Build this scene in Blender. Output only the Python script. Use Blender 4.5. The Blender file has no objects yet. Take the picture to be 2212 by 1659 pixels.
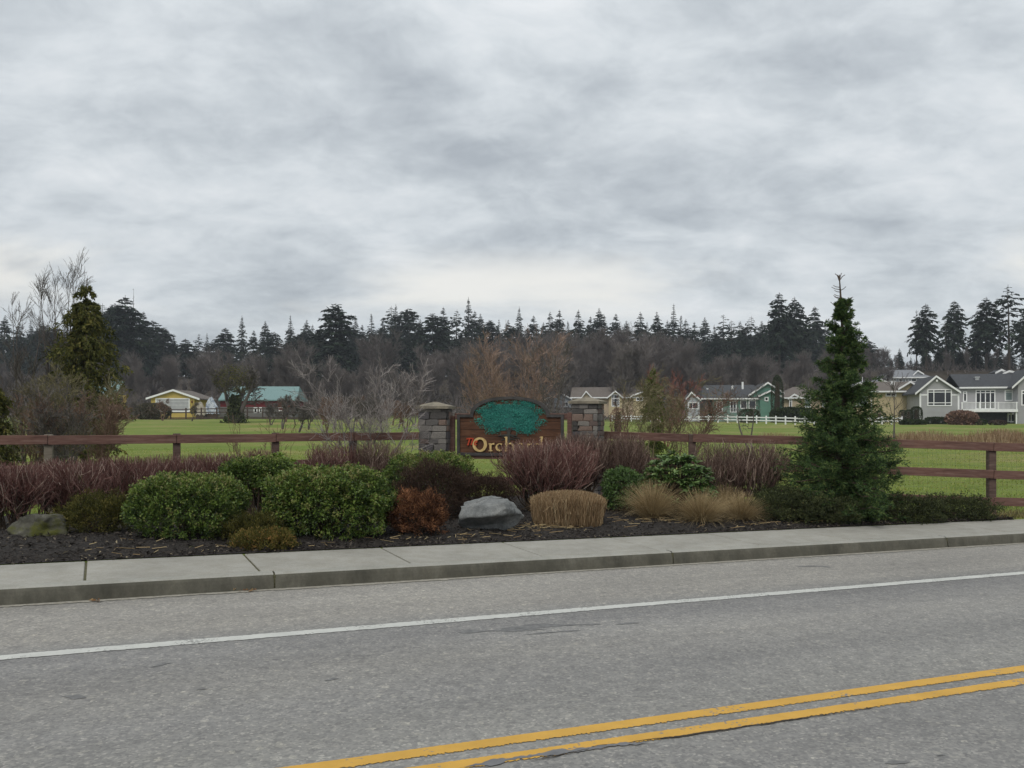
import bpy, math, random
import numpy as np
from mathutils import Matrix

# ------------------------------------------------------------------ camera, sky, sun, exposure
scene = bpy.context.scene
C = scene.collection
CAMH = 1.583
FPX = 1736.0            # focal length in the units used for measuring (frame 2212 wide)
HOR = 900.0             # row of the horizon in those units
cam_d = bpy.data.cameras.new('camera')
cam = bpy.data.objects.new('camera', cam_d)
C.objects.link(cam)
cam.location = (0, 0, CAMH)
cam.rotation_euler = (math.radians(90), 0, 0)
cam_d.sensor_width = 36.0
cam_d.lens = 36.0 * FPX / 2212.0
cam_d.shift_y = 70.5 / 2212.0
cam_d.clip_end = 6000
cam_d.clip_start = 0.05
scene.camera = cam

SUN_EL, SUN_AZ = math.radians(52), math.radians(200)    # azimuth from +Y, clockwise
world = bpy.data.worlds.new('World')
scene.world = world
world.use_nodes = True
wt = world.node_tree
wt.nodes.clear()


def wn(kind, **kw):
    n = wt.nodes.new(kind)
    for k, v in kw.items():
        setattr(n, k, v)
    return n


def wmath(op, a, b=None, c=None, clamp=False):
    n = wn('ShaderNodeMath', operation=op, use_clamp=clamp)
    for i, v in enumerate((a, b, c)):
        if v is None:
            continue
        if isinstance(v, (int, float)):
            n.inputs[i].default_value = v
        else:
            wt.links.new(v, n.inputs[i])
    return n.outputs[0]


def wsmooth(x, a, b):
    n = wn('ShaderNodeMapRange', interpolation_type='SMOOTHSTEP')
    wt.links.new(x, n.inputs[0])
    n.inputs[1].default_value = a
    n.inputs[2].default_value = b
    return n.outputs[0]


out = wn('ShaderNodeOutputWorld')
sky = wn('ShaderNodeTexSky', sky_type='NISHITA')
sky.sun_disc = False
sky.sun_elevation = SUN_EL
sky.sun_rotation = SUN_AZ
bg_sky = wn('ShaderNodeBackground')
bg_sky.inputs[1].default_value = 0.10
wt.links.new(sky.outputs[0], bg_sky.inputs[0])
tc = wn('ShaderNodeTexCoord')
sep = wn('ShaderNodeSeparateXYZ')
wt.links.new(tc.outputs['Generated'], sep.inputs[0])
dz = wmath('MAXIMUM', sep.outputs[2], 0.0)
den = wmath('ADD', dz, 0.30)
px_ = wmath('DIVIDE', sep.outputs[0], den)
py_ = wmath('DIVIDE', sep.outputs[1], den)
comb = wn('ShaderNodeCombineXYZ')
wt.links.new(px_, comb.inputs[0])
wt.links.new(py_, comb.inputs[1])


def wnoise(scale, detail, rough, dist, off, sx=1.0, sy=1.0):
    mp = wn('ShaderNodeMapping')
    mp.inputs['Location'].default_value = off
    mp.inputs['Scale'].default_value = (sx, sy, 1)
    wt.links.new(comb.outputs[0], mp.inputs[0])
    n = wn('ShaderNodeTexNoise')
    n.inputs['Scale'].default_value = scale
    n.inputs['Detail'].default_value = detail
    n.inputs['Roughness'].default_value = rough
    n.inputs['Distortion'].default_value = dist
    wt.links.new(mp.outputs[0], n.inputs[0])
    return n.outputs[0]


n_big = wnoise(1.05, 3, 0.5, 0.3, (3.1, 7.7, 0), 0.85, 1.1)
n_mid = wnoise(3.4, 8, 0.58, 0.35, (11.3, 2.2, 0), 0.9, 1.15)
n_fine = wnoise(11.0, 6, 0.6, 0.4, (1.3, 5.2, 0), 0.9, 1.1)
cl = wmath('ADD', wmath('MULTIPLY', n_big, 0.42), wmath('ADD', wmath('MULTIPLY', n_mid, 0.44), wmath('MULTIPLY', n_fine, 0.19)))
ramp = wn('ShaderNodeValToRGB')
e = ramp.color_ramp.elements
e[0].position, e[0].color = 0.39, (0.45, 0.49, 0.53, 1)
e[1].position, e[1].color = 0.64, (0.86, 0.89, 0.91, 1)
m_ = e.new(0.475); m_.color = (0.59, 0.635, 0.67, 1)
m_ = e.new(0.545); m_.color = (0.72, 0.765, 0.795, 1)
wt.links.new(cl, ramp.inputs[0])
# thin breaks low in the cloud deck
n_brk = wnoise(1.15, 5, 0.55, 0.4, (4.10, 0.30, 0), 0.75, 1.4)
band = wmath('MULTIPLY', wsmooth(dz, 0.10, 0.15), wmath('SUBTRACT', 1.0, wsmooth(dz, 0.165, 0.215)))
brk = wmath('MULTIPLY', wsmooth(n_brk, 0.45, 0.60), band)
mixb = wn('ShaderNodeMixRGB')
mixb.inputs[2].default_value = (1.0, 0.985, 0.93, 1)
wt.links.new(wmath('MULTIPLY', brk, 0.9), mixb.inputs[0])
wt.links.new(ramp.outputs[0], mixb.inputs[1])
# an overcast deck is brighter overhead than low down
grad = wmath('ADD', 0.885, wmath('MULTIPLY', dz, 0.32))
gm = wn('ShaderNodeVectorMath', operation='SCALE')
wt.links.new(mixb.outputs[0], gm.inputs[0])
wt.links.new(grad, gm.inputs['Scale'])
bg_cl = wn('ShaderNodeBackground')
bg_cl.inputs[1].default_value = 1.0
wt.links.new(gm.outputs[0], bg_cl.inputs[0])
mixs = wn('ShaderNodeMixShader')
mixs.inputs[0].default_value = 0.93
wt.links.new(bg_sky.outputs[0], mixs.inputs[1])
wt.links.new(bg_cl.outputs[0], mixs.inputs[2])
wt.links.new(mixs.outputs[0], out.inputs[0])

sun_d = bpy.data.lights.new('sun', 'SUN')
sun_d.energy = 1.5
sun_d.angle = math.radians(25)
sun_d.color = (1.0, 0.965, 0.91)
sun = bpy.data.objects.new('sun', sun_d)
C.objects.link(sun)
sun.location = (0, -20, 60)
_d = np.array([math.sin(SUN_AZ) * math.cos(SUN_EL), math.cos(SUN_AZ) * math.cos(SUN_EL), math.sin(SUN_EL)])
from mathutils import Vector
sun.rotation_euler = Vector(-_d).to_track_quat('-Z', 'Y').to_euler()

vs = scene.view_settings
vs.view_transform = 'Standard'
vs.look = 'None'
vs.exposure = 0.0
vs.gamma = 1.0
vs.use_curve_mapping = False

# ------------------------------------------------------------------ helpers
RD = np.array([0.9226, 0.3857])      # road direction
VD = np.array([-0.3857, 0.9226])     # across the road, away from the camera


def ss(a, b, x):
    t = np.clip((np.asarray(x, float) - a) / (b - a), 0, 1)
    return t * t * (3 - 2 * t)


def uv_of(X, Y):
    return RD[0] * X + RD[1] * (Y - 10.04), VD[0] * X + VD[1] * (Y - 10.04)


def xy_of(u, v):
    return RD[0] * u + VD[0] * v, 10.04 + RD[1] * u + VD[1] * v


def zroad(X, Y):
    return 0.1145 - 0.00843 * X - 0.0288 * Y


def zside(X, Y):
    return -0.0405 - 0.02288 * X + 0.00576 * Y


def field(X, Y):
    X = np.asarray(X, float); Y = np.asarray(Y, float)
    w = ss(-15, 25, X)
    z = 1.2 * ss(45, 115, Y) * (1 - w) + 0.6 * ss(85, 128, Y) * w
    wr = ss(45, 95, X)
    z = z + 16.0 * ss(140, 320, Y) * (1 - wr) + 14.0 * ss(135, 228, Y) * wr
    z = z + 0.05 * np.sin(X * 0.31 + 1.0) * np.sin(Y * 0.23) * ss(18, 40, Y)
    return z


def gz(X, Y):
    u, v = uv_of(X, Y)
    t = ss(0, 4.5, v)
    zs = np.clip(zside(X, Y), -1.6, 1.6)
    return zs * (1 - t) + field(X, Y) * t


def W(px, py, Y):
    return np.array([(px - 1106.0) / FPX * Y, Y, CAMH - (py - HOR) / FPX * Y])


def m_of(px, Y):
    return px * Y / FPX


def make_mesh(name, V, quads=None, tris=None, tint=None, smooth=False):
    V = np.asarray(V, np.float32).reshape(-1, 3)
    parts = []
    tot = []
    if quads is not None and len(quads):
        q = np.asarray(quads, np.int32).reshape(-1, 4)
        parts.append(q.ravel()); tot.append(np.full(len(q), 4, np.int32))
    if tris is not None and len(tris):
        t = np.asarray(tris, np.int32).reshape(-1, 3)
        parts.append(t.ravel()); tot.append(np.full(len(t), 3, np.int32))
    li = np.concatenate(parts); lt = np.concatenate(tot)
    ls = np.concatenate(([0], np.cumsum(lt)[:-1])).astype(np.int32)
    me = bpy.data.meshes.new(name)
    me.vertices.add(len(V)); me.vertices.foreach_set('co', V.ravel())
    me.loops.add(len(li)); me.loops.foreach_set('vertex_index', li)
    me.polygons.add(len(lt)); me.polygons.foreach_set('loop_start', ls)
    me.polygons.foreach_set('loop_total', lt)
    me.polygons.foreach_set('use_smooth', np.full(len(lt), smooth, bool))
    if tint is not None:
        a = me.attributes.new('tint', 'FLOAT', 'POINT')
        a.data.foreach_set('value', np.asarray(tint, np.float32))
    me.update(calc_edges=True)
    me.validate()
    return me


def obj(name, me, mat, parent=None, loc=None, rot=None, scale=None):
    o = bpy.data.objects.new(name, me)
    C.objects.link(o)
    if mat is not None and me is not None and not me.materials:
        for m in (mat if isinstance(mat, (list, tuple)) else [mat]):
            me.materials.append(m)
    if parent is not None:
        o.parent = parent
    if loc is not None:
        o.location = loc
    if rot is not None:
        o.rotation_euler = rot if isinstance(rot, (tuple, list)) else (0, 0, rot)
    if scale is not None:
        o.scale = scale if isinstance(scale, (tuple, list)) else (scale,) * 3
    return o


def tag(o, label=None, cat=None, group=None, kind=None):
    if label: o['label'] = label
    if cat: o['category'] = cat
    if group: o['group'] = group
    if kind: o['kind'] = kind
    return o


def thing(name, label, cat, loc, rz=0.0, group=None):
    o = bpy.data.objects.new(name, None)
    C.objects.link(o)
    o.empty_display_size = 0.2
    o.location = loc
    o.rotation_euler = (0, 0, rz)
    return tag(o, label, cat, group)


def copy_tree(root, loc, rz=0.0, scale=None, label=None, group=None):
    r = root.copy(); C.objects.link(r)
    r.location = loc; r.rotation_euler = (0, 0, rz)
    if scale is not None:
        r.scale = scale if isinstance(scale, (tuple, list)) else (scale,) * 3
    if label: r['label'] = label
    if group: r['group'] = group
    for ch in list(root.children):
        c = ch.copy(); C.objects.link(c); c.parent = r
        for g in list(ch.children):
            d = g.copy(); C.objects.link(d); d.parent = c
    return r


class MB:
    """collects boxes, prisms and sheets into one mesh"""
    def __init__(self):
        self.v = []; self.f = []

    def add(self, V, F):
        o = len(self.v)
        self.v += [tuple(map(float, p)) for p in V]
        self.f += [tuple(i + o for i in f) for f in F]
        return self

    def box(self, x0, y0, z0, x1, y1, z1):
        V = [(x0, y0, z0), (x1, y0, z0), (x1, y1, z0), (x0, y1, z0), (x0, y0, z1), (x1, y0, z1), (x1, y1, z1), (x0, y1, z1)]
        return self.add(V, [(0, 3, 2, 1), (4, 5, 6, 7), (0, 1, 5, 4), (1, 2, 6, 5), (2, 3, 7, 6), (3, 0, 4, 7)])

    def prism(self, poly, ext):
        n = len(poly); ext = np.asarray(ext, float)
        V = [tuple(p) for p in poly] + [tuple(np.asarray(p, float) + ext) for p in poly]
        F = [tuple(range(n)), tuple(range(2 * n - 1, n - 1, -1))]
        F += [(i, i + n, (i + 1) % n + n, (i + 1) % n) for i in range(n)]
        return self.add(V, F)

    def beam(self, a, b, w, h, up=(0, 0, 1)):
        a = np.asarray(a, float); b = np.asarray(b, float)
        t = (b - a) / np.linalg.norm(b - a)
        s = np.cross(t, up); s = s / np.linalg.norm(s)
        n = np.cross(s, t)
        q = []
        for p in (a, b):
            for i, j in ((-1, -1), (1, -1), (1, 1), (-1, 1)):
                q.append(p + s * i * w / 2 + n * j * h / 2)
        return self.add(q, [(0, 1, 2, 3), (7, 6, 5, 4), (0, 4, 5, 1), (1, 5, 6, 2), (2, 6, 7, 3), (3, 7, 4, 0)])

    def mesh(self, name, bevel=0.0, seg=1):
        import bmesh
        me = bpy.data.meshes.new(name)
        me.from_pydata(self.v, [], self.f)
        bm = bmesh.new(); bm.from_mesh(me)
        bmesh.ops.recalc_face_normals(bm, faces=bm.faces)
        if bevel > 0:
            bmesh.ops.bevel(bm, geom=list(bm.edges), offset=bevel, segments=seg, affect='EDGES', clamp_overlap=True)
        bm.to_mesh(me); bm.free()
        return me

    def build(self, name, mat, parent=None, bevel=0.0, **kw):
        return obj(name, self.mesh(name, bevel), mat, parent, **kw)


# ---- batches of tubes, blades and leaves
def unit(a):
    return a / np.maximum(np.linalg.norm(a, axis=-1, keepdims=True), 1e-9)


def tube_batch(P, R, sides=3):
    """P (N,k,3), R (N,k)"""
    N, k, _ = P.shape
    T = np.empty_like(P)
    T[:, 1:-1] = P[:, 2:] - P[:, :-2]
    T[:, 0] = P[:, 1] - P[:, 0]
    T[:, -1] = P[:, -1] - P[:, -2]
    T = unit(T)
    ref = np.tile(np.array([0.31, 0.87, 0.12]), (N, k, 1))
    S = unit(np.cross(T, ref)); B = np.cross(T, S)
    ang = np.arange(sides) / sides * 2 * math.pi
    V = P[:, :, None, :] + R[:, :, None, None] * (S[:, :, None, :] * np.cos(ang)[None, None, :, None] + B[:, :, None, :] * np.sin(ang)[None, None, :, None])
    idx = np.arange(N * k * sides).reshape(N, k, sides)
    a = idx[:, :-1, :]; b = idx[:, 1:, :]
    q = np.stack([a, np.roll(a, -1, 2), np.roll(b, -1, 2), b], -1).reshape(-1, 4)
    return V.reshape(-1, 3), q


def blade_batch(P, Wd, side):
    """flat ribbons; P (N,k,3), Wd (N,k), side (N,3)"""
    N, k, _ = P.shape
    L = P - side[:, None, :] * Wd[:, :, None] / 2
    Rr = P + side[:, None, :] * Wd[:, :, None] / 2
    V = np.stack([L, Rr], 2)
    idx = np.arange(N * k * 2).reshape(N, k, 2)
    q = np.stack([idx[:, :-1, 0], idx[:, :-1, 1], idx[:, 1:, 1], idx[:, 1:, 0]], -1).reshape(-1, 4)
    return V.reshape(-1, 3), q


def leaf_batch(Cn, D, Nm, L, Wd, fold=0.25):
    """folded pointed leaves; Cn base (N,3), D direction, Nm face normal"""
    D = unit(D); S = unit(np.cross(D, Nm)); Nn = np.cross(S, D)
    L = np.asarray(L)[:, None]; Wd = np.asarray(Wd)[:, None]
    tip = Cn + D * L - Nn * L * 0.12
    l = Cn + D * L * 0.5 - S * Wd / 2 + Nn * Wd * fold
    r = Cn + D * L * 0.5 + S * Wd / 2 + Nn * Wd * fold
    V = np.stack([Cn, r, tip, l], 1)
    i = np.arange(len(Cn) * 4).reshape(-1, 4)
    t = np.concatenate([i[:, [0, 1, 2]], i[:, [0, 2, 3]]])
    return V.reshape(-1, 3), t


class Soup:
    """merges batches; one tint value per vertex"""
    def __init__(self):
        self.V = []; self.Q = []; self.T = []; self.t = []; self.n = 0

    def add(self, V, quads=None, tris=None, tint=0.5):
        if quads is not None: self.Q.append(quads + self.n)
        if tris is not None: self.T.append(tris + self.n)
        self.V.append(V)
        t = np.asarray(tint, float)
        if t.ndim == 0:
            t = np.full(len(V), float(t))
        elif len(t) != len(V):
            t = np.repeat(t, len(V) // len(t))
        self.t.append(t)
        self.n += len(V)
        return self

    def mesh(self, name, smooth=False):
        return make_mesh(name, np.concatenate(self.V), np.concatenate(self.Q) if self.Q else None,
                         np.concatenate(self.T) if self.T else None, np.concatenate(self.t), smooth)


def rnd_dirs(rng, n):
    return unit(rng.normal(size=(n, 3)))


def grow(rng, P, R, n, t0, t1, ang, length, up=0.2, wob=0.08, k=4, rr=0.6, tip=0.35, taper=0.5, rmin=0.0):
    """n side branches on every polyline of P"""
    N, kk, _ = P.shape
    par = np.repeat(np.arange(N), n)
    M = len(par)
    t = rng.uniform(t0, t1, M)
    x = t * (kk - 1)
    i = np.clip(x.astype(int), 0, kk - 2); f = (x - i)[:, None]
    A = P[par, i]; B = P[par, i + 1]
    base = A * (1 - f) + B * f
    T = unit(B - A)
    r0 = R[par, i] * (1 - f[:, 0]) + R[par, i + 1] * f[:, 0]
    pr = rnd_dirs(rng, M)
    pr = unit(pr - T * np.sum(pr * T, 1, keepdims=True))
    a = ang * rng.uniform(0.65, 1.3, M)[:, None]
    D = T * np.cos(a) + pr * np.sin(a)
    L = (length * rng.uniform(0.55, 1.25, M) * (1 - taper * t))[:, None]
    s = np.linspace(0, 1, k)
    out_ = base[:, None, :] + D[:, None, :] * (L * s)[:, :, None]
    out_[:, :, 2] += up * L * s[None, :] ** 2
    w = np.cumsum(rng.normal(size=(M, k, 3)) * wob, 1) * L[:, :, None]
    w -= w[:, :1]
    out_ += w
    rad = np.maximum((r0 * rr)[:, None] * (1 - (1 - tip) * s[None, :]), rmin)
    return out_, rad


# ---- materials
MATS = {}


def mat_base(name):
    m = bpy.data.materials.new(name)
    m.use_nodes = True
    nt = m.node_tree
    b = nt.nodes['Principled BSDF']
    b.inputs['Specular IOR Level'].default_value = 0.25
    MATS[name] = m
    return m, nt, b


def nnode(nt, kind, **kw):
    n = nt.nodes.new(kind)
    for k, v in kw.items():
        setattr(n, k, v)
    return n


def noise(nt, scale, detail=4, rough=0.55, dist=0.0, coord='Object', stretch=None):
    t = nnode(nt, 'ShaderNodeTexCoord')
    src = t.outputs[coord]
    if coord == 'World':
        pass
    if stretch is not None:
        mp = nnode(nt, 'ShaderNodeMapping')
        mp.inputs['Scale'].default_value = stretch
        nt.links.new(src, mp.inputs[0]); src = mp.outputs[0]
    n = nnode(nt, 'ShaderNodeTexNoise')
    n.inputs['Scale'].default_value = scale
    n.inputs['Detail'].default_value = detail
    n.inputs['Roughness'].default_value = rough
    n.inputs['Distortion'].default_value = dist
    nt.links.new(src, n.inputs['Vector'])
    return n.outputs['Fac']


def ramp_of(nt, fac, stops):
    r = nnode(nt, 'ShaderNodeValToRGB')
    el = r.color_ramp.elements
    el[0].position, el[0].color = stops[0][0], (*stops[0][1], 1)
    el[1].position, el[1].color = stops[-1][0], (*stops[-1][1], 1)
    for p, c in stops[1:-1]:
        el.new(p).color = (*c, 1)
    nt.links.new(fac, r.inputs[0])
    return r.outputs[0]


def mix(nt, fac, a, b, mode='MIX'):
    m = nnode(nt, 'ShaderNodeMixRGB', blend_type=mode)
    for i, v in enumerate((fac, a, b)):
        if isinstance(v, (int, float)):
            m.inputs[i].default_value = v
        elif isinstance(v, tuple):
            m.inputs[i].default_value = (*v, 1)
        else:
            nt.links.new(v, m.inputs[i])
    return m.outputs[0]


def bump(nt, b, height, strength=0.4, dist=0.02):
    n = nnode(nt, 'ShaderNodeBump')
    n.inputs['Strength'].default_value = strength
    n.inputs['Distance'].default_value = dist
    nt.links.new(height, n.inputs['Height'])
    nt.links.new(n.outputs[0], b.inputs['Normal'])


def M(name, c1, c2=None, scale=6.0, rough=0.8, bmp=0.0, bscale=None, stretch=None, detail=5, spec=0.25, bdist=0.01, metal=0.0, lo=0.35, hi=0.65):
    m, nt, b = mat_base(name)
    if c2 is None:
        c2 = tuple(min(1, x * 1.25) for x in c1)
    f = noise(nt, scale, detail, 0.6, stretch=stretch)
    nt.links.new(ramp_of(nt, f, [(lo, c1), (hi, c2)]), b.inputs['Base Color'])
    b.inputs['Roughness'].default_value = rough
    b.inputs['Specular IOR Level'].default_value = spec
    b.inputs['Metallic'].default_value = metal
    if bmp > 0:
        bump(nt, b, noise(nt, bscale or scale * 4, 5, 0.65, stretch=stretch), bmp, bdist)
    return m


def MT(name, stops, rough=0.65, trans=0.0, spec=0.2, nz=None):
    """colour from the per-piece tint attribute"""
    m, nt, b = mat_base(name)
    a = nnode(nt, 'ShaderNodeAttribute', attribute_name='tint')
    col = ramp_of(nt, a.outputs['Fac'], stops)
    if nz:
        col = mix(nt, 1.0, col, ramp_of(nt, noise(nt, nz, 3), [(0.3, (0.72, 0.72, 0.72)), (0.7, (1.25, 1.25, 1.2))]), 'MULTIPLY')
    nt.links.new(col, b.inputs['Base Color'])
    b.inputs['Roughness'].default_value = rough
    b.inputs['Specular IOR Level'].default_value = spec
    if trans > 0:
        tr = nnode(nt, 'ShaderNodeBsdfTranslucent')
        nt.links.new(col, tr.inputs[0])
        mx = nnode(nt, 'ShaderNodeMixShader')
        mx.inputs[0].default_value = trans
        nt.links.new(b.outputs[0], mx.inputs[1]); nt.links.new(tr.outputs[0], mx.inputs[2])
        nt.links.new(mx.outputs[0], nt.nodes['Material Output'].inputs[0])
    return m

# ------------------------------------------------------------------ materials of the setting
def mat_ground():
    m, nt, b = mat_base('field_grass')
    f1 = noise(nt, 0.11, 6, 0.68, stretch=(0.6, 1.0, 1.0))
    f2 = noise(nt, 0.9, 6, 0.7, stretch=(0.6, 1.6, 1))
    f3 = noise(nt, 14, 5, 0.7)
    g = ramp_of(nt, f1, [(0.35, (0.135, 0.196, 0.042)), (0.50, (0.172, 0.218, 0.056)), (0.62, (0.265, 0.245, 0.098))])
    g = mix(nt, 1.0, g, ramp_of(nt, f2, [(0.25, (0.66, 0.70, 0.62)), (0.5, (1, 1, 1)), (0.78, (1.22, 1.12, 1.15))]), 'MULTIPLY')
    g = mix(nt, 1.0, g, ramp_of(nt, f3, [(0.25, (0.6, 0.62, 0.6)), (0.75, (1.3, 1.25, 1.25))]), 'MULTIPLY')
    # the wood's floor beyond the fields is leaf litter
    t = nnode(nt, 'ShaderNodeTexCoord'); s = nnode(nt, 'ShaderNodeSeparateXYZ')
    nt.links.new(t.outputs['Object'], s.inputs[0])
    mr = nnode(nt, 'ShaderNodeMapRange'); mr.inputs[1].default_value = 135; mr.inputs[2].default_value = 165
    nt.links.new(s.outputs[1], mr.inputs[0])
    g = mix(nt, mr.outputs[0], g, (0.055, 0.045, 0.034))
    nt.links.new(g, b.inputs['Base Color'])
    b.inputs['Roughness'].default_value = 0.95
    b.inputs['Specular IOR Level'].default_value = 0.05
    bump(nt, b, f3, 0.8, 0.05)
    return m


def mat_asphalt():
    m, nt, b = mat_base('asphalt')
    t = nnode(nt, 'ShaderNodeTexCoord')
    mp = nnode(nt, 'ShaderNodeMapping')
    mp.inputs['Rotation'].default_value = (0, 0, -math.radians(22.7))
    nt.links.new(t.outputs['Object'], mp.inputs[0])

    def nz(scale, detail, rough, st=(1, 1, 1)):
        q = nnode(nt, 'ShaderNodeMapping'); q.inputs['Scale'].default_value = st
        nt.links.new(mp.outputs[0], q.inputs[0])
        n = nnode(nt, 'ShaderNodeTexNoise')
        n.inputs['Scale'].default_value = scale; n.inputs['Detail'].default_value = detail; n.inputs['Roughness'].default_value = rough
        nt.links.new(q.outputs[0], n.inputs['Vector'])
        return n.outputs['Fac']
    base = ramp_of(nt, nz(0.7, 4, 0.55, (0.25, 1.5, 1)), [(0.3, (0.204, 0.199, 0.188)), (0.55, (0.238, 0.232, 0.219)), (0.75, (0.27, 0.263, 0.248))])
    base = mix(nt, 1.0, base, ramp_of(nt, nz(9, 5, 0.7), [(0.3, (0.86, 0.86, 0.86)), (0.7, (1.13, 1.13, 1.12))]), 'MULTIPLY')
    # aggregate: pale and dark stones in the worn surface
    vo = nnode(nt, 'ShaderNodeTexVoronoi'); vo.inputs['Scale'].default_value = 72
    nt.links.new(mp.outputs[0], vo.inputs['Vector'])
    cr = nnode(nt, 'ShaderNodeSeparateColor'); nt.links.new(vo.outputs['Color'], cr.inputs[0])
    st = ramp_of(nt, cr.outputs[0], [(0.0, (0.62, 0.62, 0.63)), (0.35, (0.9, 0.9, 0.9)), (0.8, (1.12, 1.11, 1.08)), (0.93, (1.4, 1.37, 1.3)), (1.0, (1.85, 1.8, 1.7))])
    base = mix(nt, 0.6, base, st, 'MULTIPLY')
    vo2 = nnode(nt, 'ShaderNodeTexVoronoi'); vo2.inputs['Scale'].default_value = 31
    nt.links.new(mp.outputs[0], vo2.inputs['Vector'])
    c2 = nnode(nt, 'ShaderNodeSeparateColor'); nt.links.new(vo2.outputs['Color'], c2.inputs[0])
    base = mix(nt, 0.55, base, ramp_of(nt, c2.outputs[1], [(0.0, (0.72, 0.72, 0.74)), (0.25, (0.97, 0.97, 0.97)), (0.93, (1.0, 1.0, 1.0)), (1.0, (1.5, 1.47, 1.36))]), 'MULTIPLY')
    # the shoulder beyond the edge line is paler and browner
    s = nnode(nt, 'ShaderNodeSeparateXYZ'); nt.links.new(mp.outputs[0], s.inputs[0])
    mr = nnode(nt, 'ShaderNodeMapRange', interpolation_type='SMOOTHSTEP')
    y0 = 10.04 * 0.9226
    mr.inputs[1].default_value = y0 - 3.05; mr.inputs[2].default_value = y0 - 2.6
    nt.links.new(s.outputs[1], mr.inputs[0])
    base = mix(nt, mr.outputs[0], base, mix(nt, 1.0, base, (1.17, 1.14, 1.10), 'MULTIPLY'))
    # tyre-polished tracks of the lane and dirt along the edge line
    mw = nnode(nt, 'ShaderNodeMapRange'); mw.inputs[1].default_value = y0 - 9.0; mw.inputs[2].default_value = y0 - 2.0
    nt.links.new(s.outputs[1], mw.inputs[0])
    tr = ramp_of(nt, mw.outputs[0], [(0.0, (0.97, 0.97, 0.97)), (0.30, (0.93, 0.93, 0.94)), (0.42, (0.96, 0.96, 0.97)), (0.50, (1.06, 1.06, 1.05)), (0.60, (0.95, 0.95, 0.96)), (0.70, (1.06, 1.05, 1.04)), (0.79, (0.92, 0.92, 0.94)), (0.845, (0.86, 0.86, 0.88)), (0.87, (1.0, 1.0, 1.0)), (1.0, (1.0, 1.0, 1.0))])
    base = mix(nt, 1.0, base, tr, 'MULTIPLY')
    base = mix(nt, 1.0, base, ramp_of(nt, nz(1.6, 6, 0.7, (0.3, 1.0, 1)), [(0.3, (0.9, 0.9, 0.91)), (0.55, (1.0, 1.0, 1.0)), (0.75, (1.07, 1.065, 1.05))]), 'MULTIPLY')
    nt.links.new(base, b.inputs['Base Color'])
    b.inputs['Roughness'].default_value = 0.85
    b.inputs['Specular IOR Level'].default_value = 0.3
    bump(nt, b, cr.outputs[0], 0.45, 0.004)
    return m


def mat_concrete(name, c1, c2, streak=None):
    m, nt, b = mat_base(name)
    f = noise(nt, 1.3, 6, 0.65)
    g = ramp_of(nt, f, [(0.3, c1), (0.7, c2)])
    g = mix(nt, 1.0, g, ramp_of(nt, noise(nt, 60, 4, 0.8), [(0.3, (0.84, 0.84, 0.84)), (0.7, (1.12, 1.12, 1.12))]), 'MULTIPLY')
    g = mix(nt, 1.0, g, ramp_of(nt, noise(nt, 6, 5, 0.7), [(0.35, (0.9, 0.89, 0.86)), (0.6, (1.03, 1.03, 1.03))]), 'MULTIPLY')
    if streak:
        g = mix(nt, ramp_of(nt, noise(nt, 2.4, 6, 0.75, stretch=(1, 1, 0.5)), [(0.35, (0, 0, 0)), (0.65, (1, 1, 1))]), g, streak)
    nt.links.new(g, b.inputs['Base Color'])
    b.inputs['Roughness'].default_value = 0.9
    bump(nt, b, noise(nt, 90, 4, 0.8), 0.3, 0.004)
    return m


def mat_paint(name, col, wear):
    m, nt, b = mat_base(name)
    g = ramp_of(nt, noise(nt, 5, 5, 0.7), [(0.3, tuple(x * 0.82 for x in col)), (0.7, col)])
    vo = nnode(nt, 'ShaderNodeTexVoronoi'); vo.inputs['Scale'].default_value = 80
    t = nnode(nt, 'ShaderNodeTexCoord'); nt.links.new(t.outputs['Object'], vo.inputs['Vector'])
    cr = nnode(nt, 'ShaderNodeSeparateColor'); nt.links.new(vo.outputs['Color'], cr.inputs[0])
    ad = nnode(nt, 'ShaderNodeMath', operation='MULTIPLY'); nt.links.new(cr.outputs[0], ad.inputs[0])
    nt.links.new(noise(nt, 3.0, 4, 0.6), ad.inputs[1])
    g = mix(nt, ramp_of(nt, ad.outputs[0], [(wear, (0, 0, 0)), (wear + 0.06, (1, 1, 1))]), g, (0.19, 0.185, 0.175))
    nt.links.new(g, b.inputs['Base Color'])
    b.inputs['Roughness'].default_value = 0.7
    bump(nt, b, cr.outputs[0], 0.3, 0.003)
    return m


def mat_wood(name, c1, c2, c3):
    m, nt, b = mat_base(name)
    f = noise(nt, 3.0, 6, 0.65, 0.6, stretch=(1.0, 5.0, 9.0))
    g = ramp_of(nt, f, [(0.28, c1), (0.5, c2), (0.74, c3)])
    g = mix(nt, 1.0, g, ramp_of(nt, noise(nt, 1.1, 4, 0.6), [(0.3, (0.72, 0.72, 0.75)), (0.7, (1.2, 1.17, 1.12))]), 'MULTIPLY')
    nt.links.new(g, b.inputs['Base Color'])
    b.inputs['Roughness'].default_value = 0.8
    bump(nt, b, f, 0.25, 0.01)
    return m


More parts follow.
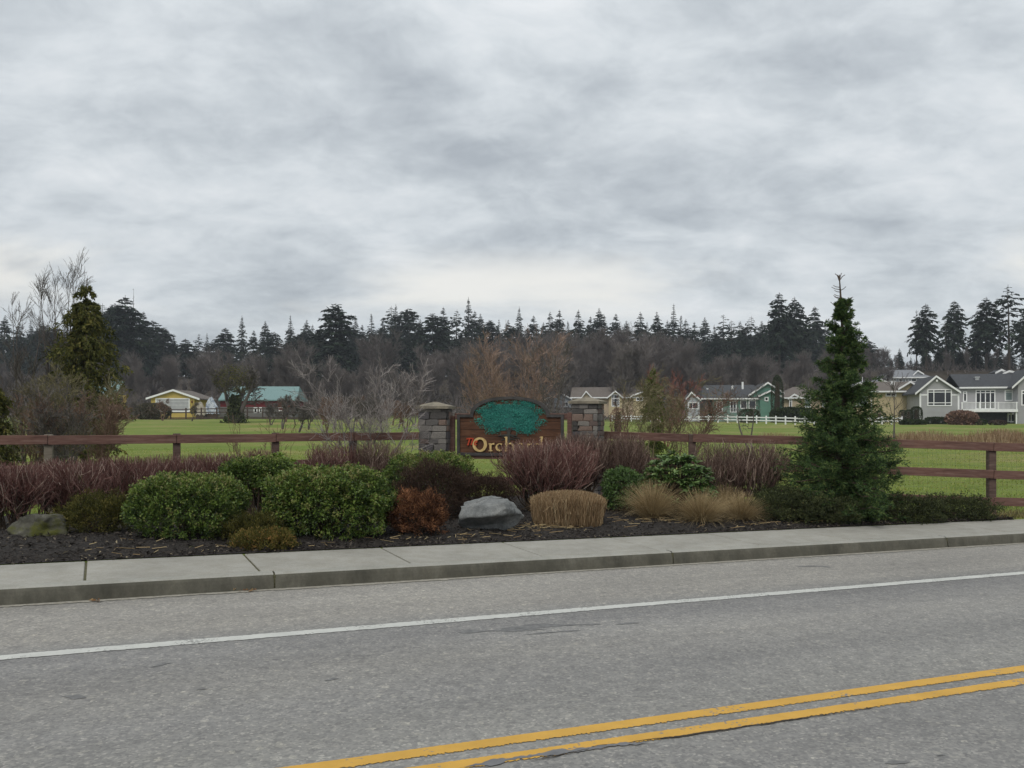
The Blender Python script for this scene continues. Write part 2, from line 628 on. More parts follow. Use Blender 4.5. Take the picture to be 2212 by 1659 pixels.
m_ground = mat_ground()
m_asph = mat_asphalt()
m_side = mat_concrete('sidewalk_concrete', (0.268, 0.258, 0.228), (0.348, 0.335, 0.297))
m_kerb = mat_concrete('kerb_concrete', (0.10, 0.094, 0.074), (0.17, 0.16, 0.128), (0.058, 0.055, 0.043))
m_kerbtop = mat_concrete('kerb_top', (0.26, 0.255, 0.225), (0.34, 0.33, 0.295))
m_joint = M('joint_dirt', (0.06, 0.06, 0.035), (0.12, 0.11, 0.06), 30, 0.95, 0.5)
m_grit = M('gutter_grit', (0.24, 0.22, 0.18), (0.36, 0.34, 0.29), 25, 0.95, 0.5)
m_white = mat_paint('white_paint', (0.54, 0.54, 0.50), 0.47)
m_yellow = mat_paint('yellow_paint', (0.60, 0.345, 0.065), 0.50)
m_tar = M('tar_seal', (0.115, 0.114, 0.112), (0.185, 0.182, 0.176), 20, 0.7, 0.2)
m_mulch = M('bark_mulch', (0.016, 0.014, 0.013), (0.055, 0.047, 0.041), 42, 0.95, 1.0, 60, bdist=0.03, detail=8)
m_chip = MT('bark_chips', [(0.0, (0.014, 0.012, 0.011)), (0.6, (0.05, 0.042, 0.036)), (0.93, (0.10, 0.085, 0.07)), (1.0, (0.30, 0.25, 0.16))], 0.9)
m_red = mat_wood('red_brown_boards', (0.088, 0.046, 0.036), (0.145, 0.079, 0.062), (0.215, 0.136, 0.113))
m_post = mat_wood('weathered_post', (0.06, 0.040, 0.034), (0.105, 0.068, 0.055), (0.165, 0.125, 0.105))
m_postg = mat_wood('lichen_post', (0.12, 0.105, 0.08), (0.19, 0.165, 0.125), (0.27, 0.24, 0.19))

# ------------------------------------------------------------------ ground
def axis(points):
    o = []
    for a, b, s in points:
        o += list(np.arange(a, b, s))
    return np.array(o + [points[-1][1]])


us = axis([(-900, -200, 50), (-200, -60, 10), (-60, -16, 2.0), (-16, 22, 0.5), (22, 60, 2.0), (60, 240, 8), (240, 900, 40)])
vsx = np.concatenate([[-80, -30, -14, -0.9, -0.32, -0.3], axis([(0, 8, 0.25), (8, 40, 0.8), (40, 130, 4), (130, 420, 8), (420, 1500, 60)])])
Ug, Vg = np.meshgrid(us, vsx)
Xg, Yg = xy_of(Ug, Vg)
Zg = np.where(Vg < -0.001, np.clip(zroad(Xg, Yg), -1.7, 1.7) - 0.35, gz(Xg, Yg) - 0.004)
rngG = np.random.default_rng(3)
Zg += np.where((Vg > 1.0) & (Vg < 130), rngG.normal(size=Zg.shape) * 0.012, 0)
nu, nv = len(us), len(vsx)
ig = np.arange(nu * nv).reshape(nv, nu)
qg = np.stack([ig[:-1, :-1], ig[:-1, 1:], ig[1:, 1:], ig[1:, :-1]], -1).reshape(-1, 4)
ground = obj('ground', make_mesh('ground', np.stack([Xg, Yg, Zg], -1), qg, smooth=True), m_ground)
tag(ground, 'green pasture and lawn running up to the wooded hill', kind='structure')


def strip(name, mat, ulist, vlo, vhi, zf, dz, parent=None):
    """sheet between v=vlo(u) and v=vhi(u)"""
    u = np.asarray(ulist); lo = vlo(u) if callable(vlo) else np.full(len(u), vlo); hi = vhi(u) if callable(vhi) else np.full(len(u), vhi)
    V = []
    for vv in (lo, hi):
        x, y = xy_of(u, vv)
        V.append(np.stack([x, y, zf(x, y) + dz], -1))
    n = len(u)
    V = np.concatenate(V)
    q = np.stack([np.arange(n - 1), np.arange(1, n), np.arange(n + 1, 2 * n), np.arange(n, 2 * n - 1)], -1)
    return obj(name, make_mesh(name, V, q), mat, parent)


ul = np.arange(-45, 60.1, 1.0)
KV = -1.184       # foot of the kerb
road = strip('road', m_asph, ul, -16.0, KV - 0.02 + 0.05, zroad, 0.0)
tag(road, 'grey worn asphalt road with pale aggregate', kind='structure')
rngR = np.random.default_rng(11)


def jag(amp, seed, lowf=0.0):
    r = np.random.default_rng(seed)

    def f(n):
        j = r.normal(size=n) * amp
        if lowf:
            s = np.convolve(r.normal(size=n + 60), np.ones(60) / 60, 'valid')[:n]
            j = j + s * lowf
        return j
    return f


uf = np.arange(-14, 22, 0.02)
wl = strip('white_edge_line', m_white, uf, -3.07 - 0.062 + jag(0.004, 1, 0.01)(len(uf)) if False else (lambda u: -3.135 + jag(0.004, 1, 0.02)(len(u))), lambda u: -3.005 + jag(0.004, 2, 0.02)(len(u)), zroad, 0.004)
tag(wl, 'long white painted edge line along the road', kind='structure')
# the double yellow line is very slightly out of line with the kerb
YD = np.array([2.522, 1.0]) / math.hypot(2.522, 1.0)
YN = np.array([-YD[1], YD[0]])


def yline(name, y_hi, y_lo, seeds, amp_hi, amp_lo, ragged=0.0):
    s = np.arange(-9, 14, 0.007)
    V = []
    hi = jag(amp_hi, seeds[0], 0.003)(len(s)); lo = jag(amp_lo, seeds[1], 0.005)(len(s))
    for y0, j in ((y_lo, lo), (y_hi, hi)):
        x = YD[0] * s + YN[0] * j; y = y0 + YD[1] * s + YN[1] * j
        V.append(np.stack([x, y, zroad(x, y) + 0.004], -1))
    n = len(s)
    q = np.stack([np.arange(n - 1), np.arange(1, n), np.arange(n + 1, 2 * n), np.arange(n, 2 * n - 1)], -1)
    o = obj(name, make_mesh(name, np.concatenate(V), q), m_yellow)
    return o


tag(yline('yellow_centre_line', 3.979, 3.874, (21, 22), 0.0012, 0.0055), 'yellow centre line on the side of the sidewalk', kind='structure')
tag(yline('yellow_centre_line', 3.765, 3.664, (23, 24), 0.002, 0.0065), 'cracked yellow centre line on the side of the near lane', kind='structure')


def crack(name, pts, w, mat, dz=0.0055, seed=0, label=None):
    """an irregular flat seam on the road; pts are ground points"""
    r = np.random.default_rng(seed)
    P = np.asarray(pts, float)
    d = np.concatenate([[0], np.cumsum(np.linalg.norm(np.diff(P, axis=0), axis=1))])
    s = np.arange(0, d[-1], 0.015)
    x = np.interp(s, d, P[:, 0]); y = np.interp(s, d, P[:, 1])
    wob = np.convolve(r.normal(size=len(s) + 8), np.ones(9) / 9, 'valid')[:len(s)]
    y = y + wob * 0.02
    ww = w * (0.35 + np.abs(np.convolve(r.normal(size=len(s) + 20), np.ones(21) / 21, 'valid')[:len(s)]) * 4.0) * np.minimum(1, np.minimum(s, d[-1] - s) / 0.08)
    V = np.concatenate([np.stack([x, y - ww / 2, zroad(x, y) + dz], -1), np.stack([x, y + ww / 2, zroad(x, y) + dz], -1)])
    n = len(s)
    q = np.stack([np.arange(n - 1), np.arange(1, n), np.arange(n + 1, 2 * n), np.arange(n, 2 * n - 1)], -1)
    o = obj(name, make_mesh(name, V, q), mat)
    return tag(o, label, kind='structure')


def on_road(px, py):
    k = (py - HOR) / FPX; kx = (px - 1106.0) / FPX
    Y = (CAMH - 0.1145) / (k - 0.00843 * kx - 0.0288)
    return (kx * Y, Y)


m_crack = M('crack_dark', (0.03, 0.024, 0.018), (0.07, 0.055, 0.04), 30, 0.9)
crack('road_crack', [on_road(1130, 1650), on_road(1300, 1612), on_road(1480, 1590), on_road(1700, 1558), on_road(1900, 1528)], 0.010, m_crack, seed=1, label='dark crack running through the yellow centre line')
crack('tar_patch', [on_road(1000, 1660), on_road(1150, 1634), on_road(1400, 1604)], 0.05, M('tar_grey', (0.13, 0.13, 0.135), (0.17, 0.17, 0.172), 12, 0.8), seed=2, label='smooth grey crack filler beside the yellow centre line')
for i, (pa, pb, w) in enumerate([((990, 1366), (1180, 1360), 0.05), ((1080, 1358), (1300, 1348), 0.055), ((1130, 1372), (1260, 1362), 0.04), ((325, 1442), (372, 1432), 0.05), ((130, 1506), (190, 1508), 0.05), ((1910, 1651), (1965, 1645), 0.04), ((2020, 1634), (2045, 1630), 0.04), ((1720, 1224), (1796, 1225), 0.10), ((1330, 1350), (1385, 1346), 0.025), ((700, 1470), (735, 1466), 0.03), ((420, 1492), (455, 1489), 0.03)]):
    crack('tar_patch', [on_road(*pa), on_road((pa[0] + pb[0]) / 2, (pa[1] + pb[1]) / 2 - 1), on_road(*pb)], w, m_tar, 0.003, 40 + i, 'small dark tar patch on the grey asphalt')

gut = strip('gutter', m_grit, np.arange(-16, 24, 0.04), lambda u: KV - 0.085 + jag(0.012, 5, 0.05)(len(u)), KV + 0.02, zroad, 0.005)
tag(gut, 'pale gritty gutter strip at the foot of the kerb', kind='structure')

# kerb: cast segments with open joints, rounded top edge
kerb = bpy.data.objects.new('kerb', None); C.objects.link(kerb)
tag(kerb, 'dirty concrete kerb along the sidewalk', kind='structure')
KJ = [-2.99 + 4.58 * k for k in range(-3, 6)]
for a, b_ in zip(KJ[:-1], KJ[1:]):
    uu = np.linspace(a + 0.008, b_ - 0.008, 12)
    # section: foot, face, rounded nose, top
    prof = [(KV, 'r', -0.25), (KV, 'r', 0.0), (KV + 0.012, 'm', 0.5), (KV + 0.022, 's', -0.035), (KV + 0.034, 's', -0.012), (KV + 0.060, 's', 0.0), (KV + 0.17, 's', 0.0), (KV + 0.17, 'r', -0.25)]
    V = []
    for (v, kd, o) in prof:
        x, y = xy_of(uu, np.full(len(uu), v))
        zr, zs = zroad(x, y), zside(x, y)
        z = zr + o if kd == 'r' else (zs + o if kd == 's' else zr * (1 - o) + zs * o)
        V.append(np.stack([x, y, z], -1))
    n = len(uu); k = len(prof)
    V = np.concatenate(V)
    ix = np.arange(n * k).reshape(k, n)
    q = np.stack([ix[:-1, :-1], ix[:-1, 1:], ix[1:, 1:], ix[1:, :-1]], -1).reshape(-1, 4)
    me = make_mesh('kerb_segment', V, q)
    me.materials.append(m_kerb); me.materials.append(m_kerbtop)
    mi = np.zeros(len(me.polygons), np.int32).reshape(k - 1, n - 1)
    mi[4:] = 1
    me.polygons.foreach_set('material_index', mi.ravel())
    # end caps
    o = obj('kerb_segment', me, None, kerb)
    for ee in (0, n - 1):
        pass
for kj in KJ:       # dirt-filled joints, set back from the faces
    V = []
    x, y = xy_of(np.array([kj - 0.012, kj + 0.012]), np.array([KV + 0.02] * 2))
    x2, y2 = xy_of(np.array([kj - 0.012, kj + 0.012]), np.array([KV + 0.165] * 2))
    mb = MB()
    zr, zs = zroad(x[0], y[0]) - 0.1, zside(x[0], y[0]) - 0.016
    mb.add([(x[0], y[0], zr), (x[1], y[1], zr), (x2[1], y2[1], zr), (x2[0], y2[0], zr), (x[0], y[0], zs), (x[1], y[1], zs), (x2[1], y2[1], zs), (x2[0], y2[0], zs)],
           [(0, 1, 5, 4), (4, 5, 6, 7), (1, 2, 6, 5), (3, 0, 4, 7), (2, 3, 7, 6)])
    mb.build('joint_fill', m_joint, kerb)

# sidewalk slabs
side = bpy.data.objects.new('sidewalk', None); C.objects.link(side)
tag(side, 'pale concrete sidewalk of square slabs between kerb and planting bed', kind='structure')
rngS = np.random.default_rng(8)
us_j = [-0.13 + 1.53 * k for k in range(-10, 16)]
bedfill = strip('joint_fill', m_joint, np.arange(-15, 23, 0.5), KV + 0.16, -0.012, zside, -0.012, side)
for a, b_ in zip(us_j[:-1], us_j[1:]):
    mb = MB()
    g = 0.011
    dzr = rngS.normal() * 0.0015
    lo, hi = KV + 0.182, -0.004
    pts = []
    for (u, v) in ((a + g, lo), (b_ - g, lo), (b_ - g, hi), (a + g, hi)):
        x, y = xy_of(u - 0.08 * v, v)
        pts.append((x, y, zside(x, y) + dzr))
    mb.prism(pts, (0, 0, -0.09))
    mb.build('slab', m_side, side, bevel=0.006)

# ------------------------------------------------------------------ planting bed
def bed_vmax(u):
    u = np.asarray(u, float)
    return np.where(u < 4.2, 5.25, np.interp(u, [4.2, 9.05, 9.3], [2.75, 0.32, 0.02]))


def bedz(X, Y):
    u, v = uv_of(X, Y)
    return gz(X, Y) + 0.055 * ss(0.0, 0.6, v)


ub = np.arange(-15, 9.31, 0.12)
tb = np.linspace(0, 1, 46) ** 1.3
Ub = np.tile(ub, (len(tb), 1)); Vb = tb[:, None] * bed_vmax(ub)[None, :] + 0.001
Xb, Yb = xy_of(Ub, Vb)
rngB = np.random.default_rng(5)
Zb = bedz(Xb, Yb) + 0.008 + rngB.normal(size=Xb.shape) * 0.014 * ss(0, 0.2, Vb)
Zb[-1] -= 0.03
ib = np.arange(Xb.size).reshape(Xb.shape)
qb = np.stack([ib[:-1, :-1], ib[:-1, 1:], ib[1:, 1:], ib[1:, :-1]], -1).reshape(-1, 4)
bed = obj('planting_bed', make_mesh('planting_bed', np.stack([Xb, Yb, Zb], -1), qb, smooth=True), m_mulch)
tag(bed, 'dark bark mulch bed between sidewalk and fence', kind='structure')

# loose bark chips and straw on it
n = 15000
uc = rngB.uniform(-9, 9.2, n); vc = rngB.uniform(0, 1, n) ** 1.5 * np.minimum(bed_vmax(uc), 4.0)
xc, yc = xy_of(uc, vc)
cen = np.stack([xc, yc, bedz(xc, yc) + 0.022], -1)
D = rnd_dirs(rngB, n); D[:, 2] *= 0.35
Nn = rnd_dirs(rngB, n); Nn[:, 2] = np.abs(Nn[:, 2]) + 0.9
Vc, Tc = leaf_batch(cen, D, unit(Nn), rngB.uniform(0.025, 0.075, n), rngB.uniform(0.012, 0.03, n), 0.2)
chips = obj('bark_chips', Soup().add(Vc, tris=Tc, tint=rngB.uniform(0, 1, n) ** 1.1).mesh('bark_chips'), m_chip)
tag(chips, 'loose dark bark chips scattered over the planting bed', kind='stuff')

m_straw = MT('straw', [(0.0, (0.16, 0.10, 0.045)), (0.5, (0.34, 0.24, 0.12)), (1.0, (0.50, 0.40, 0.22))], 0.8, 0.15)
so = Soup()
for (px, Y, sx, sy, cnt) in [(1190, 10.95, 0.5, 0.22, 64), (1060, 10.2, 0.9, 0.15, 24), (1470, 11.9, 1.2, 0.3, 90), (560, 9.0, 1.6, 0.1, 12), (250, 8.7, 1.2, 0.3, 8), (900, 9.9, 0.6, 0.15, 12), (1700, 12.1, 0.9, 0.15, 30)]:
    X0 = m_of(px - 1106, Y)
    x = X0 + rngB.normal(size=cnt) * sx * 0.6; y = Y + 0.386 / 0.9226 * (x - X0) + rngB.normal(size=cnt) * sy * 0.6
    u, v = uv_of(x, y); keep = v > 0.03
    x, y = x[keep], y[keep]; c = len(x)
    a = rngB.uniform(0, 6.28, c); L = rngB.uniform(0.05, 0.22, c)
    z = bedz(x, y) + 0.03
    p0 = np.stack([x, y, z], -1)
    p1 = p0 + np.stack([np.cos(a) * L, np.sin(a) * L * 0.5, rngB.uniform(-0.005, 0.03, c)], -1)
    Vt, Qt = tube_batch(np.stack([p0, p1], 1), np.full((c, 2), 0.0035), 3)
    so.add(Vt, Qt, tint=rngB.uniform(0.2, 1, c))
tag(obj('straw_litter', so.mesh('straw_litter'), m_straw), 'loose straw stalks littering the mulch', kind='stuff')

# fallen leaves in the gutter and at the edge of the sidewalk
m_dead = MT('dead_leaf', [(0.0, (0.07, 0.03, 0.018)), (0.5, (0.17, 0.085, 0.04)), (1.0, (0.32, 0.22, 0.11))], 0.8, 0.1)
for (px, py, n_, kind, lab) in [(868, 1252, 6, 'r', 'dark fallen leaf curled in the gutter'), (953, 1248, 9, 'r', 'brown fallen leaf heap lying in the gutter'), (530, 1278, 8, 'r', 'brown leaf scraps in the gutter by the kerb joint'),
                           (210, 1300, 7, 'r', 'pale leaf scraps along the gutter left of the kerb joint'), (1340, 1223, 2, 'r', 'tiny dark leaf by the gutter'), (2165, 1173, 4, 'r', 'pale leaf lying against the kerb below the fence post')]:
    X, Y = on_road(px, py)
    c = np.stack([X + rngB.normal(size=n_) * 0.05, Y + rngB.normal(size=n_) * 0.012, np.zeros(n_)], -1)
    c[:, 2] = zroad(c[:, 0], c[:, 1]) + 0.012
    D = rnd_dirs(rngB, n_); D[:, 2] = np.abs(D[:, 2]) * 0.3
    Nn = rnd_dirs(rngB, n_); Nn[:, 2] = 1.2
    Vl, Tl = leaf_batch(c, D, unit(Nn), rngB.uniform(0.03, 0.06, n_), rngB.uniform(0.02, 0.04, n_), 0.35)
    for q_ in range(n_):
        tag(obj('fallen_leaf', Soup().add(Vl[q_ * 4:q_ * 4 + 4], tris=np.array([[0, 1, 2], [0, 2, 3]]), tint=rngB.uniform(0, 1)).mesh('fallen_leaf'), m_dead), lab, 'leaf', lab)

# short grass blades on the near lawn
m_blade = MT('grass_blades', [(0.0, (0.155, 0.205, 0.032)), (0.5, (0.25, 0.30, 0.058)), (0.8, (0.35, 0.35, 0.10)), (1.0, (0.46, 0.40, 0.18))], 0.7, 0.35, nz=0.35)


def grass(n, px0, px1, Ya, Yb_, h0, h1, name, label, mat, seed, vmin=None, w=0.006):
    r = np.random.default_rng(seed)
    Y = 1 / r.uniform(1 / Yb_, 1 / Ya, n)
    X = m_of(r.uniform(px0, px1, n) - 1106, Y)
    u, v = uv_of(X, Y)
    k = v > (bed_vmax(u) if vmin is None else vmin)
    X, Y = X[k], Y[k]; c = len(X)
    z = gz(X, Y) - 0.01
    h = r.uniform(h0, h1, c) * (1 + Y / 60)
    lean = r.normal(size=(c, 2)) * 0.35
    p0 = np.stack([X, Y, z], -1)
    p1 = p0 + np.stack([lean[:, 0] * h * 0.5, lean[:, 1] * h * 0.5, h * 0.6], -1)
    p2 = p0 + np.stack([lean[:, 0] * h * 1.3, lean[:, 1] * h * 1.3, h], -1)
    a = r.uniform(0, 3.14, c)
    sd = np.stack([np.cos(a), np.sin(a), 0 * a], -1)
    ww = w * (1 + Y / 12)[:, None] * np.array([[1, 0.8, 0.1]])
    Vv, Q = blade_batch(np.stack([p0, p1, p2], 1), ww, sd)
    o = obj(name, Soup().add(Vv, Q, tint=r.uniform(0, 1, c)).mesh(name), mat)
    return tag(o, label, kind='stuff')


grass(70000, -120, 2330, 13.2, 40, 0.014, 0.042, 'lawn_grass', 'short green grass of the lawn beyond the fence', m_blade, 71)
m_dry = MT('dry_weeds', [(0.0, (0.13, 0.10, 0.045)), (0.5, (0.25, 0.20, 0.085)), (1.0, (0.36, 0.32, 0.15))], 0.8, 0.2)
grass(2600, 430, 910, 15.0, 18.5, 0.25, 0.62, 'dry_weeds', 'tall dry weeds growing behind the fence left of the sign', m_dry, 72, 5.6, 0.003)
grass(1500, 2100, 2300, 12.9, 14.4, 0.04, 0.12, 'verge_grass', 'rough yellowed grass at the foot of the fence post', m_dry, 73, 0.05, 0.005)

# ------------------------------------------------------------------ fences
def fence(label, posts, rails_z, name='rail_fence', rail_ends=None, post_mats=None, top=1.30, ph=0.12, rail_side=-1, extra=0.045):
    """posts: ground points; rails run on the camera side"""
    p0 = posts[0]
    root = thing(name, label, 'fence', (p0[0], p0[1], gz(*p0)))
    off = np.array([p0[0], p0[1], float(gz(*p0))])
    for i, p in enumerate(posts):
        if post_mats and post_mats[i] is None:
            continue
        z = float(gz(*p))
        q = posts[min(i + 1, len(posts) - 1)]; q0 = posts[max(i - 1, 0)] if i == len(posts) - 1 else p
        a = math.atan2(q[1] - q0[1], q[0] - q0[0])
        mb = MB().box(-ph / 2, -ph / 2, -0.35, ph / 2, ph / 2, top)
        mb.build('post', post_mats[i] if post_mats else m_post, root, 0.006, loc=tuple(np.array([p[0], p[1], z]) - off), rot=a)
    for i in range(len(posts) - 1):
        a, b = np.array(posts[i]), np.array(posts[i + 1])
        d = (b - a) / np.linalg.norm(b - a)
        nrm = np.array([d[1], -d[0]])
        if nrm[1] > 0:
            nrm = -nrm
        for zt in rails_z:
            sh = nrm * (ph / 2 + 0.020)
            j = random.uniform(-0.006, 0.006)
            A = np.array([*(a + sh), float(gz(*a)) + zt - 0.072 + j]); B = np.array([*(b + sh), float(gz(*b)) + zt - 0.072 + j])
            L = np.linalg.norm(B - A)
            mb = MB().box(0.004, -0.019, -0.072, L - 0.004, 0.019, 0.072)
            o = mb.build('rail', m_red, root, 0.004, loc=tuple(A - off))
            t = (B - A) / L
            o.rotation_euler = (0, -math.asin(t[2]), math.atan2(t[1], t[0]))
    return root


random.seed(4)
RZ = (1.285, 0.815, 0.345)
left_posts = [(-13.2, 10.32), (-11.05, 11.22), (-9.15, 12.03)] + [(x * 0.83, y * 0.83) for x, y in ((-8.885, 15.41), (-6.80, 16.30), (-5.02, 17.06), (-3.51, 17.7))] + [(-1.80, 15.30)]
lf = fence('long red brown rail fence running from the left up to the stone pillar', left_posts, RZ, post_mats=[m_postg, m_post, m_post, m_postg, m_post, m_post, m_post, None])
A_ = (1.86, 16.35); B_ = tuple(W(1495, 900, 14.3)[:2]); C_ = tuple(W(2141, 900, 13.85)[:2])
mid_ = tuple((np.array(B_) + np.array(C_)) / 2); D_ = tuple(2 * np.array(C_) - np.array(mid_)); E_ = tuple(2 * np.array(D_) - np.array(C_))
rf = fence('red brown rail fence stepping from the right stone pillar past the conifer', [A_, B_, mid_, C_, D_, E_], RZ, post_mats=[m_post] * 6, top=1.285)
# fine wire netting stapled behind those rails
sw = Soup(); off = np.array([A_[0], A_[1], float(gz(*A_))])
for a, b in ((B_, mid_), (mid_, C_), (C_, D_)):
    a3 = np.array([*a, float(gz(*a))]) + np.array([0, -0.052, 0]); b3 = np.array([*b, float(gz(*b))]) + np.array([0, -0.052, 0])
    t = np.linspace(0, 1, 34)[:, None]
    base = a3 * (1 - t) + b3 * t
    P = np.stack([base + [0, 0, 0.05], base + [0, 0, 1.2]], 1)
    V, Q = tube_batch(P - off, np.full((34, 2), 0.0011), 3); sw.add(V, Q)
    hz = np.linspace(0.08, 1.18, 12)[:, None] * np.array([[0, 0, 1.0]])
    P = np.stack([a3 + hz, b3 + hz], 1)
    V, Q = tube_batch(P - off, np.full((12, 2), 0.0011), 3); sw.add(V, Q)
tag(obj('wire_netting', sw.mesh('wire_netting'), M('wire', (0.10, 0.10, 0.09), None, 5, 0.6), rf), 'fine wire netting behind the rails', kind='stuff')

# ------------------------------------------------------------------ stone pillars
m_mortar = M('mortar', (0.07, 0.066, 0.06), (0.11, 0.10, 0.09), 20, 0.95, 0.4)
stone_cols = [(0.065, 0.060, 0.056), (0.10, 0.092, 0.086), (0.135, 0.124, 0.113), (0.16, 0.115, 0.092), (0.11, 0.082, 0.072), (0.175, 0.16, 0.142), (0.08, 0.074, 0.076)]
m_stones = [M('ledge_stone', c, tuple(x * 1.5 for x in c), 9, 0.85, 0.6, 26, bdist=0.012) for c in stone_cols]
m_cap = M('cap_stone', (0.15, 0.13, 0.10), (0.25, 0.22, 0.165), 8, 0.9, 0.4, 40)


def stone_mesh(seed):
    r = np.random.default_rng(seed)
    mb = MB().box(-0.5, -0.5, -0.5, 0.5, 0.5, 0.5)
    me = mb.mesh('stone', 0.09, 1)
    co = np.empty(len(me.vertices) * 3, np.float32); me.vertices.foreach_get('co', co)
    co = co.reshape(-1, 3) + r.normal(size=(len(co) // 3, 3)) * 0.035
    me.vertices.foreach_set('co', co.ravel().astype(np.float32)); me.update()
    return me


def pillar(label, X, Y, rz, ztop, wid, seed, capw):
    r = random.Random(seed)
    z0 = float(gz(X, Y)) - 0.1
    root = thing('stone_pillar', label, 'pillar', (X, Y, z0), rz)
    H = ztop - z0
    MB().box(-wid / 2 + 0.025, -wid / 2 + 0.025, 0, wid / 2 - 0.025, wid / 2 - 0.025, H - 0.004).build('mortar_core', m_mortar, root)
    prot = [[stone_mesh(seed * 10 + k * 7 + i) for i in range(2)] for k in range(len(m_stones))]
    for k, pr in enumerate(prot):
        for me in pr:
            me.materials.append(m_stones[k])
    z = 0.0
    while z < H - 0.03:
        h = r.choice([0.075, 0.095, 0.115, 0.14])
        if H - (z + h) < 0.05:
            h = H - z
        for s in range(4):
            ang = s * math.pi / 2
            x = -wid / 2 + (0.0 if s % 2 == 0 else 0.055)
            end = wid / 2 - (0.0 if s % 2 == 0 else 0.055)
            while x < end - 0.01:
                w = min(r.uniform(0.12, 0.30), end - x)
                if end - (x + w) < 0.07:
                    w = end - x
                me = r.choice(r.choice(prot))
                cx, cy = x + w / 2, -wid / 2 + 0.03 - r.uniform(0, 0.014)
                ca, sa = math.cos(ang), math.sin(ang)
                obj('stone', me, None, root, loc=(cx * ca - cy * sa, cx * sa + cy * ca, z + h / 2), rot=ang, scale=(w - 0.007, 0.075, h - 0.007))
                x += w
        z += h
    c = capw / 2
    mb = MB()
    mb.box(-c, -c, 0, c, c, 0.05)
    mb.add([(-c * 0.985, -c * 0.985, 0.0501), (c * 0.985, -c * 0.985, 0.0501), (c * 0.985, c * 0.985, 0.0501), (-c * 0.985, c * 0.985, 0.0501), (-0.03, -0.03, 0.135), (0.03, -0.03, 0.135), (0.03, 0.03, 0.135), (-0.03, 0.03, 0.135)],
           [(0, 1, 5, 4), (1, 2, 6, 5), (2, 3, 7, 6), (3, 0, 4, 7), (4, 5, 6, 7)])
    mb.build('cap', m_cap, root, loc=(0, 0, H - 0.002))
    return root


Pl = W(941, 900, 15.5); Pr = W(1270, 900, 15.75)
pillar('ledge stone pillar with pyramid cap where the long left fence ends', Pl[0], Pl[1], math.radians(-8), 1.735, 0.535, 3, 0.66)
pillar('ledge stone pillar with pyramid cap at the right end of the sign', Pr[0], Pr[1], math.radians(-21), 1.835, 0.52, 7, 0.62)

# ------------------------------------------------------------------ the carved sign
SY = 15.3
Sx0 = W(1102, 900, SY)
sz0 = float(gz(Sx0[0], SY)) - 0.05
sign = thing('entrance_sign', 'carved brown wooden sign with a teal tree and gold lettering between stone pillars', 'sign', (Sx0[0], SY, sz0), math.radians(-10))
KX = 0.001789


def SX(z):
    return (z - 1090.0) * KX


def SZ(z):
    return CAMH - ((1500 + z / 2.765) / 1.8083 - HOR) / FPX * SY - sz0


m_plank = mat_wood('sign_planks', (0.055, 0.026, 0.015), (0.098, 0.046, 0.026), (0.15, 0.074, 0.042))
m_frame = M('sign_frame', (0.040, 0.038, 0.036), (0.072, 0.066, 0.062), 8, 0.7, 0.3)
xl, xr = SX(512), SX(1664)
zb_, zsh, ztp = SZ(775), SZ(328), SZ(135)
ax, az = (SX(1510) - SX(655)) / 2, ztp - zsh
acx = SX(1085)


def arch(n, inset=0.0):
    """outline from lower left, clockwise over the arch"""
    o = [(xl + inset, zb_ + inset), (xl + inset, zsh - inset)]
    th = np.linspace(math.pi, 0, n)
    a_, h_ = ax - inset, az - inset + inset * 0.999
    for t in th:
        c, s = math.cos(t), math.sin(t)
        o.append((acx + a_ * np.sign(c) * abs(c) ** 0.86, zsh - inset + (az) * abs(s) ** 0.92))
    o += [(xr - inset, zsh - inset), (xr - inset, zb_ + inset)]
    return o


outer = arch(33); inner = arch(33, 0.055)
mb = MB()
nO = len(outer)
for i in range(nO):
    j = (i + 1) % nO
    p = [(*outer[i],), (*outer[j],), (*inner[j],), (*inner[i],)]
    f = [(a, -0.032, b) for a, b in p]; bk = [(a, 0.03, b) for a, b in p]
    mb.add(f + bk, [(0, 1, 2, 3), (7, 6, 5, 4), (0, 4, 5, 1), (3, 2, 6, 7)])
mb.build('frame', m_frame, sign)
# planks, each cut to the outline
zi = [p[1] for p in inner]


def halfspan(z):
    """left and right edge of the inner outline at height z"""
    if z <= zsh - 0.056:
        return xl + 0.05, xr - 0.05
    t = min(1.0, max(0.0, (z - (zsh - 0.055)) / az))
    s = t ** (1 / 0.92)
    c = math.sqrt(max(0, 1 - s * s)) ** 0.86
    w = (ax - 0.05) * c
    return acx - w, acx + w


zc = zb_ + 0.05
plank_edges = [zb_ + 0.05, SZ(640), SZ(570), SZ(492), SZ(404), SZ(330), SZ(255), ztp - 0.05]
for a, b in zip(plank_edges[:-1], plank_edges[1:]):
    zz = np.linspace(a + 0.003, b - 0.003, 7)
    if a < zsh - 0.056 < b:
        zz = np.sort(np.concatenate([zz, [zsh - 0.057, zsh - 0.055]]))
    L = [(halfspan(z)[0], z) for z in zz]; R_ = [(halfspan(z)[1], z) for z in zz[::-1]]
    poly = [(x, 0.0, z) for x, z in L + R_]
    MB().prism(poly, (0, 0.022, 0)).build('plank', m_plank, sign)
MB().box(xl + 0.02, 0.0235, zb_ + 0.02, xr - 0.02, 0.028, zsh - 0.03).build('backing', m_frame, sign)
